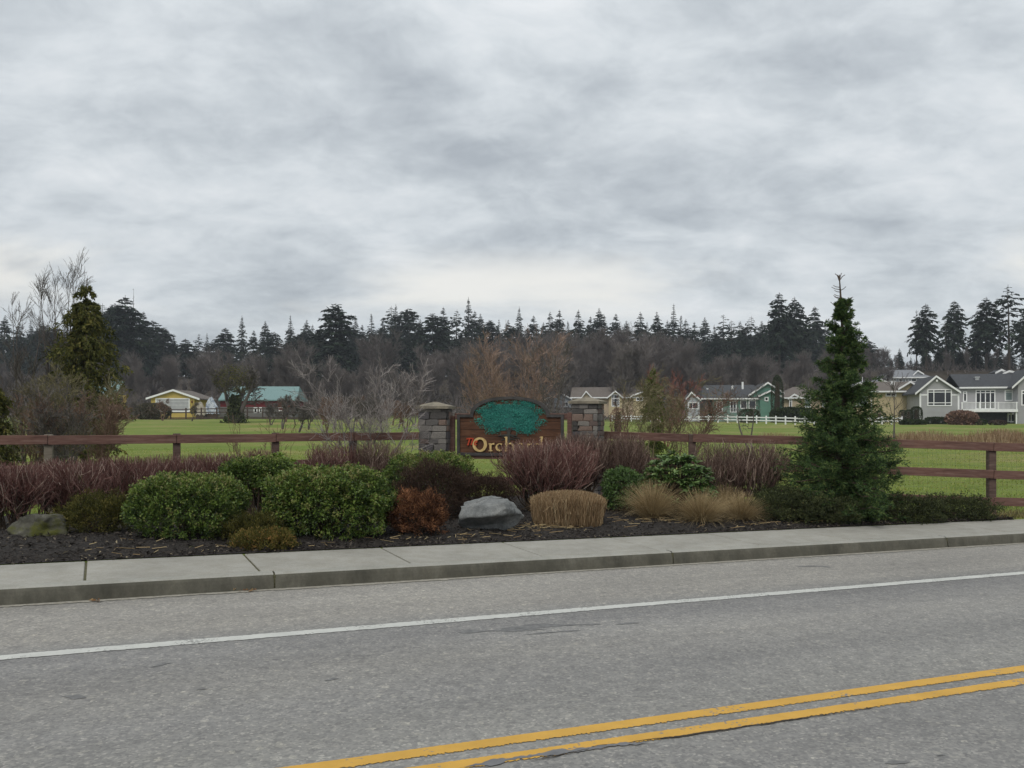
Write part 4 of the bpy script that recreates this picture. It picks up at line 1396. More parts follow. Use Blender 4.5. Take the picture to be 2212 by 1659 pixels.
# clipped straw clump and grass tufts
def tuft(name, label, px0, px1, ptop, Y, mat, seed, n=1400, clipped=False, group=None, rtop=1.0, fountain=0.5):
    rng = np.random.default_rng(seed)
    X, z0, hw, h = place(px0, px1, ptop, Y)
    root = thing(name, label, 'ornamental grass', (X, Y, z0 - 0.02), 0, group)
    a = rng.uniform(0, 6.283, n); r = np.sqrt(rng.uniform(0, 1, n))
    k = 5; s = np.linspace(0, 1, k)
    P = np.empty((n, k, 3))
    if clipped:
        ex = 1 / (np.abs(np.cos(a)) ** 5 + np.abs(np.sin(a)) ** 5) ** 0.2
        tx, ty = np.cos(a) * r * ex * hw, np.sin(a) * r * ex * hw * 0.72
        hh = h * (1.02 - 0.17 * r ** 3 - np.abs(rng.normal(size=n)) * 0.06) * (1 - 0.06 * (tx / hw) ** 2)
        bx, by = tx * 0.86, ty * 0.86
        bend = 0.02
        for j in range(k):
            P[:, j, 0] = bx + (tx - bx) * s[j] ** 0.7; P[:, j, 1] = by + (ty - by) * s[j] ** 0.7; P[:, j, 2] = hh * s[j] - 0.02
        P[:, 1:-1] += rng.normal(size=(n, k - 2, 3)) * 0.013
        P[:, -1] += rng.normal(size=(n, 3)) * np.array([0.022, 0.022, 0.006])
        stray = rng.uniform(0, 1, n) < 0.02
        P[stray, -1, :2] *= 1.25; P[stray, -1, 2] *= 0.6
        wd = np.tile(np.linspace(0.006, 0.0045, k), (n, 1)) * rng.uniform(0.6, 1.3, (n, 1))
    else:
        L = h * rng.uniform(0.5, 1.2, n)
        el = 1.55 - r ** 1.4 * rng.uniform(0.35, 1.2, n)
        bx, by = np.cos(a) * r * hw * 0.28, np.sin(a) * r * hw * 0.28
        for j in range(k):
            q = s[j]
            e2 = el - fountain * r * q ** 1.5
            P[:, j, 0] = bx + np.cos(a) * np.cos(e2) * L * q; P[:, j, 1] = by + np.sin(a) * np.cos(e2) * L * q
            P[:, j, 2] = np.maximum(np.sin(e2) * L * q, 0.0) - 0.005
        P[:, 1:] += np.cumsum(rng.normal(size=(n, k - 1, 3)) * 0.007, 1)
        P[:, :, 2] = np.maximum(P[:, :, 2], 0.002)
        wd = np.tile(np.linspace(0.0045, 0.0020, k), (n, 1))
    b = rng.uniform(0, 3.14, n)
    sd = np.stack([np.cos(b), np.sin(b), 0 * b], -1)
    V, Q = blade_batch(P, wd, sd)
    tint = np.clip(rng.normal(size=n) * 0.25 + 0.45, 0, 1)
    f = obj('blades', Soup().add(V, Q, tint=tint).mesh('blades'), mat, root)
    f['kind'] = 'stuff'
    # the crown the blades spring from
    mb = MB(); m_ = 10
    ring = [(math.cos(t) * hw * (0.78 if clipped else 0.25), math.sin(t) * hw * (0.56 if clipped else 0.25), -0.04) for t in np.linspace(0, 6.283, m_, endpoint=False)]
    topz = h * 0.78 if clipped else 0.05
    mb.add(ring + [(x * 0.94, y * 0.94, topz) for x, y, z in ring], [tuple(range(m_, 2 * m_))] + [(i, (i + 1) % m_, (i + 1) % m_ + m_, i + m_) for i in range(m_)])
    mb.build('crown_base', m_crownb, root)
    return root


m_crownb = M('thatch', (0.10, 0.06, 0.03), (0.18, 0.11, 0.055), 30, 0.95, 0.5)
m_clip = MT('clipped_straw', [(0.0, (0.14, 0.085, 0.045)), (0.5, (0.31, 0.21, 0.115)), (1.0, (0.50, 0.39, 0.235))], 0.8, 0.12)
m_tuft = MT('tuft_grass', [(0.0, (0.17, 0.125, 0.060)), (0.5, (0.37, 0.275, 0.145)), (1.0, (0.58, 0.46, 0.27))], 0.8, 0.2)
tuft('straw_clump', 'dry ornamental grass clipped to a flat tan block beside the boulder', 1146, 1306, 1054, 11.38, m_clip, 80, 7000, True)
TL = 'loose tan tuft of dry fountain grass on the mulch'
tuft('grass_tuft', 'loose tan fountain grass tuft in front of the broadleaf evergreen', 1362, 1458, 1042, 12.25, m_tuft, 81, 2600)
tuft('grass_tuft', 'loose tan fountain grass tuft closest to the sidewalk', 1462, 1566, 1060, 11.95, m_tuft, 82, 2800)
tuft('grass_tuft', 'loose tan fountain grass tuft next to the dark ground cover', 1552, 1648, 1066, 12.25, m_tuft, 83, 2600)
tuft('grass_tuft', 'loose tan fountain grass tuft half hidden behind two others', 1536, 1604, 1052, 12.85, m_tuft, 84, 1800)

# rocks
def rock(name, label, px0, px1, ptop, Y, seed, mats, squash=(1, 0.75), tilt=0.0, shape=None):
    import bmesh
    from mathutils import noise as mnoise
    X, z0, hw, h = place(px0, px1, ptop, Y)
    bm = bmesh.new()
    bmesh.ops.create_icosphere(bm, subdivisions=5, radius=1.0)
    off = Vector((seed * 3.1, seed * 1.7, seed * 0.9))
    rr = random.Random(seed)
    planes = [(Vector((rr.gauss(0, 1), rr.gauss(0, 1), rr.gauss(0, 1))).normalized(), rr.uniform(0.55, 0.86)) for _ in range(13)]
    for v in bm.verts:
        p = v.co.copy()
        for n_, d_ in planes:
            e_ = p.dot(n_) - d_
            if e_ > 0:
                p -= n_ * e_ * 0.98
        p += v.co * (mnoise.fractal(p * 1.6 + off, 0.9, 2.2, 4) * 0.10)
        p += v.co * (mnoise.fractal(p * 6.0 + off, 0.8, 2.0, 4) * 0.028)
        if shape:
            p = shape(p)
        v.co = p
    me = bpy.data.meshes.new(name)
    xs = [v.co.x for v in bm.verts]; ys = [v.co.y for v in bm.verts]; zs = [v.co.z for v in bm.verts]
    sx = 2 * hw / (max(xs) - min(xs)); sz = (h + 0.12) / (max(zs) - min(zs)); sy = 2 * hw * squash[1] / (max(ys) - min(ys))
    cx = (max(xs) + min(xs)) / 2
    for v in bm.verts:
        v.co = Vector(((v.co.x - cx) * sx, v.co.y * sy, (v.co.z - min(zs)) * sz - 0.12))
    for f in bm.faces:
        f.smooth = True
    bm.to_mesh(me); bm.free()
    me.materials.append(mats)
    o = bpy.data.objects.new(name, me); C.objects.link(o); o.location = (X, Y, z0)
    return tag(o, label, 'rock')


def mat_rock(name, cols, moss=None, mlo=0.5):
    m, nt, b = mat_base(name)
    f = noise(nt, 4.0, 8, 0.7, 0.5)
    g = ramp_of(nt, f, [(0.3, cols[0]), (0.5, cols[1]), (0.7, cols[2])])
    g = mix(nt, 1.0, g, ramp_of(nt, noise(nt, 26, 5, 0.75), [(0.3, (0.7, 0.7, 0.7)), (0.7, (1.2, 1.2, 1.2))]), 'MULTIPLY')
    if moss:
        g = mix(nt, ramp_of(nt, noise(nt, 3.2, 5, 0.65), [(mlo, (0, 0, 0)), (mlo + 0.12, (1, 1, 1))]), g, moss)
    nt.links.new(g, b.inputs['Base Color'])
    b.inputs['Roughness'].default_value = 0.9
    bump(nt, b, noise(nt, 16, 7, 0.75), 0.7, 0.03)
    return m


def boulder_shape(p):
    # overhanging front, sloping left shoulder
    p = Vector((p.x, p.y, p.z))
    p.y += 0.30 * max(0, p.z) * (1 if p.y < 0 else 0.3)
    if p.z < 0.02 and p.y < 0:
        p.y *= 1 - 0.85 * min(1, (0.02 - p.z) / 0.45) ** 0.7
    p.z += 0.18 * p.x * (1 if p.x < 0 else 0.25)
    return p


rock('boulder', 'large angular grey boulder with an undercut face on the mulch', 990, 1133, 1074, 10.68, 5, mat_rock('grey_rock', [(0.105, 0.11, 0.108), (0.19, 0.195, 0.19), (0.28, 0.28, 0.262)], (0.25, 0.25, 0.17), 0.60), (1, 0.8), shape=boulder_shape)
rock('boulder', 'mossy rock half hidden by the purple hedge', 26, 150, 1108, 9.75, 9, mat_rock('mossy_rock', [(0.055, 0.053, 0.042), (0.09, 0.086, 0.068), (0.17, 0.165, 0.135)], (0.085, 0.088, 0.022), 0.48), (1, 0.8))
rock('boulder', 'small grey rock between the largest clipped shrub and the rust heather', 832, 864, 1064, 10.9, 13, mat_rock('pale_rock', [(0.16, 0.16, 0.165), (0.24, 0.24, 0.25), (0.32, 0.32, 0.33)]), (1, 0.8))

# ------------------------------------------------------------------ the conifer beside the fence
def hero_conifer():
    rng = np.random.default_rng(101)
    Y = 13.0; X = m_of(1822 - 1106, Y); z0 = float(bedz(X, Y))
    H = CAMH + (HOR - 590) / FPX * Y - z0
    root = thing('spruce_tree', 'young dark green conifer with a bare crooked leader in front of the fence', 'tree', (X, Y, z0 - 0.03))
    k = 14
    s = np.linspace(0, 1, k)
    tp = np.stack([-0.06 * s - 0.03 * np.sin(s * 7), 0.03 * np.sin(s * 5), H * s], -1)
    tp[0, 2] = -0.1
    tr = 0.055 * (1 - s) ** 0.8 + 0.007
    V, Q = tube_batch(tp[None], tr[None], 8)
    so = Soup().add(V, Q)
    # forked tip
    fk = []
    for dx, dz_ in ((-0.06, 0.12), (0.10, 0.10), (0.045, 0.13), (-0.02, 0.10)):
        st = tp[-1] - np.array([0, 0, 0.10]); fk.append(np.stack([st, st + [dx * 0.5, 0, dz_ * 0.7], st + [dx, 0.02, dz_]]))
    V, Q = tube_batch(np.array(fk), np.tile([[0.007, 0.006, 0.005]], (4, 1)), 4); so.add(V, Q)
    lt = []
    for _ in range(12):
        f_ = rng.uniform(0.83, 0.955); t_ = f_ * (k - 1); j_ = min(int(t_), k - 2); p_ = tp[j_] * (1 - (t_ - j_)) + tp[j_ + 1] * (t_ - j_)
        a_ = rng.uniform(0, 6.28); l_ = rng.uniform(0.05, 0.20) * (1.4 - (f_ - 0.83) * 6)
        lt.append(np.stack([p_, p_ + [math.cos(a_) * l_ * 0.6, math.sin(a_) * l_ * 0.6, l_ * 0.15], p_ + [math.cos(a_) * l_, math.sin(a_) * l_, l_ * 0.4]]))
    V, Q = tube_batch(np.array(lt), np.tile([[0.006, 0.005, 0.004]], (12, 1)), 4); so.add(V, Q)
    prof_h = [0.0, 0.05, 0.12, 0.22, 0.34, 0.46, 0.56, 0.66, 0.75, 0.82, 0.88, 1.0]
    prof_r = [0.78, 0.96, 0.95, 0.84, 0.70, 0.56, 0.47, 0.40, 0.32, 0.20, 0.10, 0.03]
    nb = 300
    tiers = np.concatenate([np.linspace(0.025, 0.80, 18), [0.84, 0.87]])
    tw_ = np.interp(tiers, prof_h, prof_r) ** 1.05 + 0.03
    hf = np.sort(np.clip(tiers[rng.choice(len(tiers), nb, p=tw_ / tw_.sum())] + rng.normal(size=nb) * 0.010, 0.02, 0.92)); az_ = np.arange(nb) * 2.399 + rng.normal(size=nb) * 0.4
    BP = []; BR = []
    for i in range(nb):
        L = np.interp(hf[i], prof_h, prof_r) * rng.uniform(0.45, 1.18)
        t = hf[i] * (k - 1); j = min(int(t), k - 2); p = tp[j] * (1 - (t - j)) + tp[j + 1] * (t - j)
        q = np.linspace(0, 1, 6)
        el = np.interp(hf[i], [0, 0.3, 0.7, 0.9], [0.02, 0.22, 0.55, 0.95])
        d = np.array([math.cos(az_[i]), math.sin(az_[i]), 0])
        pts = p + d[None] * (L * q * math.cos(el))[:, None]
        pts[:, 2] += L * (math.sin(el) * q - 0.28 * q ** 2 + 0.22 * q ** 3)
        pts[1:] += rng.normal(size=(5, 3)) * 0.015
        pts[:, 2] = np.maximum(pts[:, 2], 0.03)
        BP.append(pts); BR.append(np.linspace(0.011, 0.004, 6) * (0.6 + L))
    BP = np.array(BP); BR = np.array(BR)
    V, Q = tube_batch(BP, BR, 4); so.add(V, Q)
    obj('trunk', so.mesh('trunk'), m_bark, root)
    # side shoots carrying needles
    blen = np.linalg.norm(BP[:, -1] - BP[:, 0], axis=1)
    P1, R1 = grow(rng, BP, BR, 20, 0.10, 1.0, 0.62, 0.23, -0.05, 0.06, 4, 0.6, 0.5, 0.5, 0.002)
    fac = np.repeat(np.clip(blen / 0.7, 0.22, 1.1), 20)[:, None, None]
    P1 = P1[:, :1] + (P1 - P1[:, :1]) * fac
    P2, R2 = grow(rng, P1, R1, 3, 0.15, 0.95, 0.7, 0.11, 0.0, 0.05, 3, 0.7, 0.6, 0.3, 0.0015)
    P2 = P2[:, :1] + (P2 - P2[:, :1]) * np.repeat(fac, 3, 0)
    fo = Soup()

    def needles(P, per, L0, seedtint):
        N, kk, _ = P.shape
        par = np.repeat(np.arange(N), per); m = len(par)
        x = rng.uniform(0, 1, m) * (kk - 1); i = np.clip(x.astype(int), 0, kk - 2); f = (x - i)[:, None]
        c = P[par, i] * (1 - f) + P[par, i + 1] * f
        T = unit(P[par, i + 1] - P[par, i])
        pr = rnd_dirs(rng, m); pr = unit(pr - T * np.sum(pr * T, 1, keepdims=True)); pr[:, 2] *= 0.6
        D = unit(T * 0.75 + pr)
        L = L0 * rng.uniform(0.6, 1.3, m)
        V, Tt = leaf_batch(c, D, rnd_dirs(rng, m), L, L * 0.25, 0.1)
        tn = np.repeat(rng.normal(size=N) * 0.22, per)
        fo.add(V, tris=Tt, tint=np.clip(0.42 + tn + rng.normal(size=m) * 0.16, 0, 1))
    needles(P1, 8, 0.056, 0)
    needles(P2, 5, 0.046, 0)
    needles(BP[:, 1:], 12, 0.055, 0)
    f = obj('foliage', fo.mesh('foliage'), m_needle, root); f['kind'] = 'stuff'
    return root


hero_conifer()

# ------------------------------------------------------------------ houses
m_trim = M('white_trim', (0.74, 0.74, 0.73), (0.82, 0.82, 0.80), 3, 0.6)
m_glass_, _nt, _b = mat_base('window_glass')
_b.inputs['Base Color'].default_value = (0.015, 0.017, 0.02, 1); _b.inputs['Roughness'].default_value = 0.06; _b.inputs['Specular IOR Level'].default_value = 0.5
m_blind = M('blind_glass', (0.20, 0.25, 0.25), (0.26, 0.31, 0.30), 2, 0.25)


def siding(name, c):
    m, nt, b = mat_base(name)
    t = nnode(nt, 'ShaderNodeTexCoord')
    wv = nnode(nt, 'ShaderNodeTexWave', wave_type='BANDS', bands_direction='Z', wave_profile='SAW')
    wv.inputs['Scale'].default_value = 1.3
    nt.links.new(t.outputs['Object'], wv.inputs[0])
    g = ramp_of(nt, noise(nt, 0.8, 4), [(0.3, tuple(x * 0.9 for x in c)), (0.7, tuple(x * 1.06 for x in c))])
    nt.links.new(g, b.inputs['Base Color'])
    b.inputs['Roughness'].default_value = 0.75
    bump(nt, b, wv.outputs['Fac'], 0.5, 0.03)
    return m


def shingle(name, c):
    return M(name, c, tuple(x * 1.35 for x in c), 2.5, 0.9, 0.5, 7, stretch=(1, 1, 2.5), bdist=0.04)


class House:
    def __init__(self, label, px, prow, Y, rot, cat='house', name='house'):
        self.O = W(px, prow, Y)
        g = float(gz(self.O[0], Y))
        self.zb = g - 0.4
        self.r = math.radians(rot)
        self.root = thing(name, label, cat, (self.O[0], Y, self.zb), -self.r)
        self.ex = np.array([math.cos(self.r), -math.sin(self.r)]); self.ny = np.array([math.sin(self.r), math.cos(self.r)])

    def L(self, px, py, y=0.0):
        """local x and height of a picture point on the plane y (metres behind the front)"""
        d = np.array([(px - 1106.0) / FPX, 1.0])
        o2 = self.O[:2] + self.ny * y
        t = (o2 @ self.ny) / (d @ self.ny)
        p = d * t
        return float((p - self.O[:2]) @ self.ex), float(CAMH - (py - HOR) / FPX * t - self.zb)

    def wall(self, px0, px1, ptop, mat, depth, y=0.0, name='wall'):
        x0, _ = self.L(px0, ptop, y); x1, z1 = self.L(px1, ptop, y)
        MB().box(x0, y, 0, x1, y + depth, z1).build(name, mat, self.root)
        return x0, x1, z1

    def gable_front(self, pl, pa, pr, wx0, wx1, wallmat, roofmat, depth, y=0.0, over=0.45, base=0.0, zlow=None):
        """gable facing the camera: roof feet pl, pr and apex pa in picture units on plane y-over"""
        (xl_, zl_), (xa, za), (xr_, zr_) = [self.L(*p, y - over) for p in (pl, pa, pr)]
        zf = (zl_ + zr_) / 2 if zlow is None else zlow
        wx0 = self.L(wx0, 900, y)[0]; wx1 = self.L(wx1, 900, y)[0]
        sl = (za - zl_) / (xa - xl_); sr = (za - zr_) / (xr_ - xa)
        th_ = 0.22
        poly = [(wx0, y, base), (wx1, y, base), (wx1, y, za - (wx1 - xa) * sr - th_), (xa, y, za - th_), (wx0, y, za - (xa - wx0) * sl - th_)]
        MB().prism(poly, (0, depth, 0)).build('wall', wallmat, self.root)
        mb = MB()
        for (xe, ze) in ((xl_, zl_), (xr_, zr_)):
            mb.prism([(xe, y - over, ze), (xa, y - over, za), (xa, y - over, za - th_), (xe, y - over, ze - th_)], (0, depth + over * 2, 0))
        mb.build('roof', roofmat, self.root)
        mb = MB()
        for (xe, ze) in ((xl_, zl_), (xr_, zr_)):
            mb.prism([(xe, y - over - 0.05, ze + 0.02), (xa, y - over - 0.05, za + 0.02), (xa, y - over - 0.05, za - 0.30), (xe, y - over - 0.05, ze - 0.30)], (0, 0.048, 0))
        mb.build('bargeboard', m_trim, self.root)
        return (xl_, zl_), (xa, za), (xr_, zr_)

    def roof_side(self, pe0, pe1, run, rise, roofmat, y=0.0, over=0.5, ridge_in=(0, 0), both=True, gutter=True):
        """slope towards the camera: eave from pe0 to pe1 (picture points), ridge `run` behind and `rise` above"""
        (x0, z0), (x1, z1) = [self.L(*p, y - over) for p in (pe0, pe1)]
        z = (z0 + z1) / 2; th_ = 0.2
        a = [(x0, y - over, z), (x1, y - over, z), (x1 - ridge_in[1], y + run, z + rise), (x0 + ridge_in[0], y + run, z + rise)]
        mb = MB().prism(a, (0, 0, -th_))
        if both:
            yb = y + 2 * run + over
            mb.prism([(x0 + ridge_in[0], y + run + 0.001, z + rise), (x1 - ridge_in[1], y + run + 0.001, z + rise), (x1, yb, z), (x0, yb, z)], (0, 0, -th_))
            if ridge_in[0]:
                mb.prism([(x0 + 0.001, y - over, z), (x0 + ridge_in[0], y + run, z + rise - 0.001), (x0 + 0.001, yb, z)], (0, 0, -th_))
            if ridge_in[1]:
                mb.prism([(x1 - 0.001, y - over, z), (x1 - 0.001, yb, z), (x1 - ridge_in[1], y + run, z + rise - 0.001)], (0, 0, -th_))
        mb.build('roof', roofmat, self.root)
        if gutter:
            MB().box(x0, y - over - 0.13, z - 0.26, x1, y - over - 0.003, z - 0.02).build('gutter', m_trim, self.root)
        return x0, x1, z

    def window(self, px0, px1, r0, r1, cols=(1,), rows=(1,), y=0.0, mat=None, fw=0.15, name='window', bw=None):
        x0, z1 = self.L(px0, r0, y); x1, z0 = self.L(px1, r1, y)
        w, h = x1 - x0, z1 - z0
        fr = MB()
        fr.box(x0, y - 0.07, z0, x1, y - 0.004, z0 + fw); fr.box(x0, y - 0.07, z1 - fw, x1, y - 0.004, z1)
        fr.box(x0, y - 0.072, z0 + fw, x0 + fw, y - 0.004, z1 - fw); fr.box(x1 - fw, y - 0.072, z0 + fw, x1, y - 0.004, z1 - fw)
        cs = np.cumsum((0,) + tuple(cols)) / sum(cols); rs = np.cumsum((0,) + tuple(rows)) / sum(rows)
        bw = bw or fw * 0.8
        for c in cs[1:-1]:
            xx = x0 + c * w; fr.box(xx - bw / 2, y - 0.066, z0 + fw, xx + bw / 2, y - 0.004, z1 - fw)
        for r in rs[1:-1]:
            zz = z1 - r * h; fr.box(x0 + fw, y - 0.062, zz - bw / 2, x1 - fw, y - 0.004, zz + bw / 2)
        f = fr.build(name, m_trim, self.root)
        for i in range(len(cols)):
            for j in range(len(rows)):
                a, b = x0 + cs[i] * w + bw / 2, x0 + cs[i + 1] * w - bw / 2
                t_, u_ = z1 - rs[j] * h - bw / 2, z1 - rs[j + 1] * h + bw / 2
                MB().box(a, y - 0.03, u_, b, y - 0.003, t_).build('pane', mat or m_glass_, f)
        return f

    def part(self, name, mb, mat):
        return mb.build(name, mat, self.root)


s_gray = siding('grey_siding', (0.355, 0.35, 0.355)); s_beige = siding('beige_siding', (0.50, 0.41, 0.25)); s_tan = siding('tan_siding', (0.46, 0.37, 0.26))
s_green = siding('green_siding', (0.115, 0.235, 0.18)); s_yel = siding('yellow_siding', (0.50, 0.37, 0.105)); s_red = siding('red_boards', (0.17, 0.024, 0.028))
s_conc = siding('grey_blockwork', (0.155, 0.15, 0.14)); s_lgray = siding('light_grey_siding', (0.38, 0.40, 0.42))
r_dark = shingle('charcoal_shingle', (0.050, 0.052, 0.056)); r_brown = shingle('brown_shingle', (0.115, 0.098, 0.085)); r_grey = shingle('grey_shingle', (0.16, 0.165, 0.175))
r_green = M('green_metal_roof', (0.125, 0.215, 0.205), (0.155, 0.25, 0.24), 1.2, 0.45, 0.2, 2, stretch=(6, 1, 1), spec=0.4)
m_shade = M('painted_shade', (0.03, 0.03, 0.032), (0.05, 0.05, 0.05), 3, 0.9)
m_metal = M('galvanised', (0.38, 0.39, 0.40), (0.5, 0.5, 0.5), 8, 0.4, metal=0.5)

# --- grey house with the deck, at the right
h = House('light grey house with dark roof, white trimmed gable and raised deck', 1987, 912, 124, 14)
h.roof_side((2072, 838), (2260, 832), 4.6, 2.2, r_dark, y=1.6, over=0.5)
x0, x1, z1 = h.wall(2070, 2256, 835, s_gray, 8.2, y=1.6)
h.gable_front((1977, 849), (2022.7, 811), (2076, 846), 1987, 2071, s_gray, r_dark, 9.5)
h.window(2003, 2056, 841, 877, (1, 1.75, 1), (0.8, 3, 0.9))
xa, za = h.L(1987, 851.5); xb, zb2 = h.L(2003, 854)
for p0, p1 in ((1987.5, 2003), (2056, 2071)):
    a, zt = h.L(p0, 851.5); b, _ = h.L(p1, 851.5)
    h.part('belt_trim', MB().box(a, -0.03, zt - 0.22, b, -0.003, zt), m_trim)
for px in (1988, 2070.5):
    a, zt = h.L(px, 843)
    h.part('corner_board', MB().box(a - 0.12, -0.045, 0.2, a + 0.12, -0.003, zt - 0.5), m_trim)
h.window(2080, 2089, 845, 868, (1,), (1, 4), y=1.6)
h.window(2107, 2150, 842, 884, (1, 1, 1, 1), (0.7, 4), y=1.6, name='french_door')
h.window(2170, 2195, 842, 866, (2, 1), (0.8, 3), y=1.6, mat=m_blind)
# deck, railing, posts, undercroft wall with its shade painted in
da, dz_ = h.L(2076, 884, -1.2); db, _ = h.L(2199, 884, -1.2)
h.part('deck', MB().box(da, -1.2, dz_ - 0.42, db, 1.595, dz_), m_trim)
mb = MB(); mb.box(da, -1.18, dz_ + 0.98, db, -1.10, dz_ + 1.05)
for i in range(46):
    xx = da + (db - da) * (i + 0.5) / 46
    mb.box(xx - 0.02, -1.16, dz_ - 0.01, xx + 0.02, -1.12, dz_ + 0.99)
h.part('railing', mb, m_trim)
for f_ in (0.02, 0.33, 0.66, 0.98):
    xx = da + (db - da) * f_
    h.part('railing_post', MB().box(xx - 0.06, -1.2, dz_ - 0.02, xx + 0.06, -1.08, dz_ + 1.08), m_trim)
for f_ in (0.985,):
    xx = da + (db - da) * f_
    h.part('deck_post', MB().box(xx - 0.10, -1.0, 0, xx + 0.10, -0.8, dz_ - 0.41), m_trim)
h.part('painted_shade_wall', MB().box(da + 0.3, 1.2, 0, db - 0.3, 1.58, dz_ - 0.43), m_shade)  # near-black colour stands in for the shade under the deck
h.window(2176, 2192, 893, 912, (1, 1), (1,), y=1.19)
# right hand gable wing
h.gable_front((2186, 836), (2232, 795), (2278, 836), 2199, 2266, s_gray, r_dark, 10, y=-0.6)
h.window(2206, 2222, 843, 876, (1, 1), (0.8, 3), y=-0.6)
# roof things
def on_roof(hh, px, py, y):
    return hh.L(px, py, y)
xx, zz = h.L(2110, 829, 4.0)
h.part('chimney', MB().box(xx - 0.28, 3.75, zz - 0.9, xx + 0.28, 4.3, zz + 0.9).box(xx - 0.36, 3.66, zz + 0.9, xx + 0.36, 4.4, zz + 1.12), m_metal)
xx, zz = h.L(2152, 822, 4.2)
sk = MB().prism([(xx - 1.0, 3.4, zz - 0.40), (xx + 0.8, 3.4, zz - 0.40), (xx + 1.2, 4.6, zz + 0.22), (xx - 0.6, 4.6, zz + 0.22)], (0, -0.02, 0.14))
h.part('skylight', sk, m_trim)
xx, zz = h.L(2023, 822, 0)
h.part('gable_lamp', MB().box(xx - 0.12, -0.3, zz - 0.18, xx + 0.12, -0.003, zz + 0.15), m_trim)
for (pa, pl, pr, yy) in (((2164, 797), (2150, 804), (2176, 803), 8.0), ((2180, 800), (2166, 806), (2202, 804), 6.5)):
    h.gable_front(pl, pa, pr, pl[0] + 2, pr[0] - 2, s_gray, r_dark, 3.0, y=yy, over=0.2, base=h.L(*pl, yy)[1] - 1.6)

# --- beige house
h = House('beige house with brown hip roof and a small front gable', 1842, 911, 133, 4)
h.roof_side((1832, 842), (1990, 846), 6.0, 1.75, r_brown, over=0.6, ridge_in=(6.0, 0.1))
h.wall(1842, 1992, 845, s_beige, 10.5)
h.gable_front((1940.5, 839), (1966.7, 823), (1992, 838), 1945, 1988, s_beige, r_brown, 4.0, y=-0.02, over=0.55, base=h.L(1960, 843)[1])
h.window(1841.5, 1875, 848, 877, (1, 1.2, 1.2), (0.7, 3, 0.8), mat=m_blind)
h.window(1913, 1936, 848, 856.5, (1, 1), (1,))
a, zt = h.L(1882, 850)
h.part('downpipe', MB().box(a - 0.09, -0.12, 0.1, a + 0.09, -0.003, zt), m_trim)
a, zt = h.L(1928, 827, 3.5)
h.part('roof_vent', MB().box(a - 0.25, 3.3, zt - 0.4, a + 0.25, 3.8, zt + 0.35), m_trim)

# --- tan house with the little porch gable
h = House('tan house with brown hip roof and tall narrow window, right of the green house', 1690, 890, 150, 6)
h.roof_side((1686, 858), (1798, 858), 5.0, 2.1, r_brown, over=0.6, ridge_in=(3.5, 3.5))
h.wall(1692, 1794, 859, s_tan, 9.0)
h.gable_front((1702, 860), (1716, 850.5), (1729, 857), 1704, 1727, s_tan, r_brown, 4.0, y=-0.3, over=0.4)
h.window(1704.5, 1711, 862, 888, (1,), (0.7, 3.2), y=-0.3)
h.window(1738, 1751, 859, 881, (1,), (0.6, 3), mat=m_blind)
h.window(1775, 1786, 862, 880, (1,), (1, 1), mat=m_blind)

# --- green house
h = House('dark green house with charcoal roof and white trimmed gables', 1545, 893, 148, 8)
h.roof_side((1514, 863.5), (1640, 856), 5.2, 2.6, r_dark, over=0.6, ridge_in=(1.0, 0))
h.wall(1540, 1640, 861, s_green, 10)
h.gable_front((1616, 853.5), (1659, 825), (1694, 848), 1622, 1689, s_green, r_dark, 10.4, y=-0.3)
h.gable_front((1638, 854.5), (1664.5, 842.5), (1690, 855.5), 1642, 1687, s_green, r_dark, 2.4, y=-1.2, over=0.4)
h.window(1599, 1614, 861, 883, (1,), (0.8, 3))
h.window(1617, 1633, 861, 883, (1,), (0.8, 3), y=-0.3)
h.window(1576.5, 1591, 863, 891, (1, 1), (0.6, 4), name='french_door')
h.window(1547.5, 1561, 866, 891, (1, 1), (0.6, 4), name='french_door')
h.window(1651.5, 1660, 857.5, 866.5, y=-1.2)
for px, rw, hh_ in ((1604, 832, 1.0), (1582, 838, 0.7), (1528, 844, 0.7)):
    a, zt = h.L(px, rw, 3.5)
    h.part('roof_vent', MB().box(a - 0.16, 3.3, zt - 0.9, a + 0.16, 3.65, zt + hh_ * 0.6), m_trim)
h.gable_front((1481, 862), (1493.6, 846), (1515, 864), 1484, 1512, s_lgray, r_dark, 8, y=0.4)
h.window(1487, 1509, 869, 884, (1, 1.4), (1,), y=0.4)
da, dz_ = h.L(1545, 893, -2.0); db, _ = h.L(1598, 893, -2.0)
mb = MB().box(da, -2.0, dz_ + 0.9, db, -1.94, dz_ + 0.98)
for i in range(24):
    xx = da + (db - da) * (i + 0.5) / 24
    mb.box(xx - 0.02, -1.99, -0.0, xx + 0.02, -1.95, dz_ + 0.91)
h.part('railing', mb, m_metal)

# --- tan houses behind the right pillar
h = House('cream house with steep little gable and tall window behind the right pillar', 1300, 893, 165, 8)
h.roof_side((1232, 858), (1400, 857), 4.5, 2.2, r_brown, y=1.0, over=0.5)
h.wall(1236, 1396, 860, s_tan, 8, y=1.0)
h.gable_front((1310.5, 859), (1329, 843.5), (1346, 858), 1315, 1344, s_beige, r_brown, 8)
h.window(1321, 1338, 852, 878, (1, 1.3, 1), (1, 2))
h.gable_front((1362, 855), (1396, 842), (1428, 856), 1368, 1424, s_beige, r_brown, 8, y=0.4)
h.window(1374, 1389, 858, 866, (1, 1), (1,), y=0.4)
h.gable_front((1250, 866), (1266, 844), (1283, 862), 1253, 1281, s_tan, r_brown, 7, y=0.2)
h = House('grey roofed house seen through the bare trees behind the sign', 1170, 890, 190, 6)
h.gable_front((1176, 862), (1212, 848), (1244, 866), 1180, 1240, s_lgray, r_grey, 12)
h.window(1200, 1209, 868, 876)
h.window(1216, 1228, 868, 878, (1, 1))
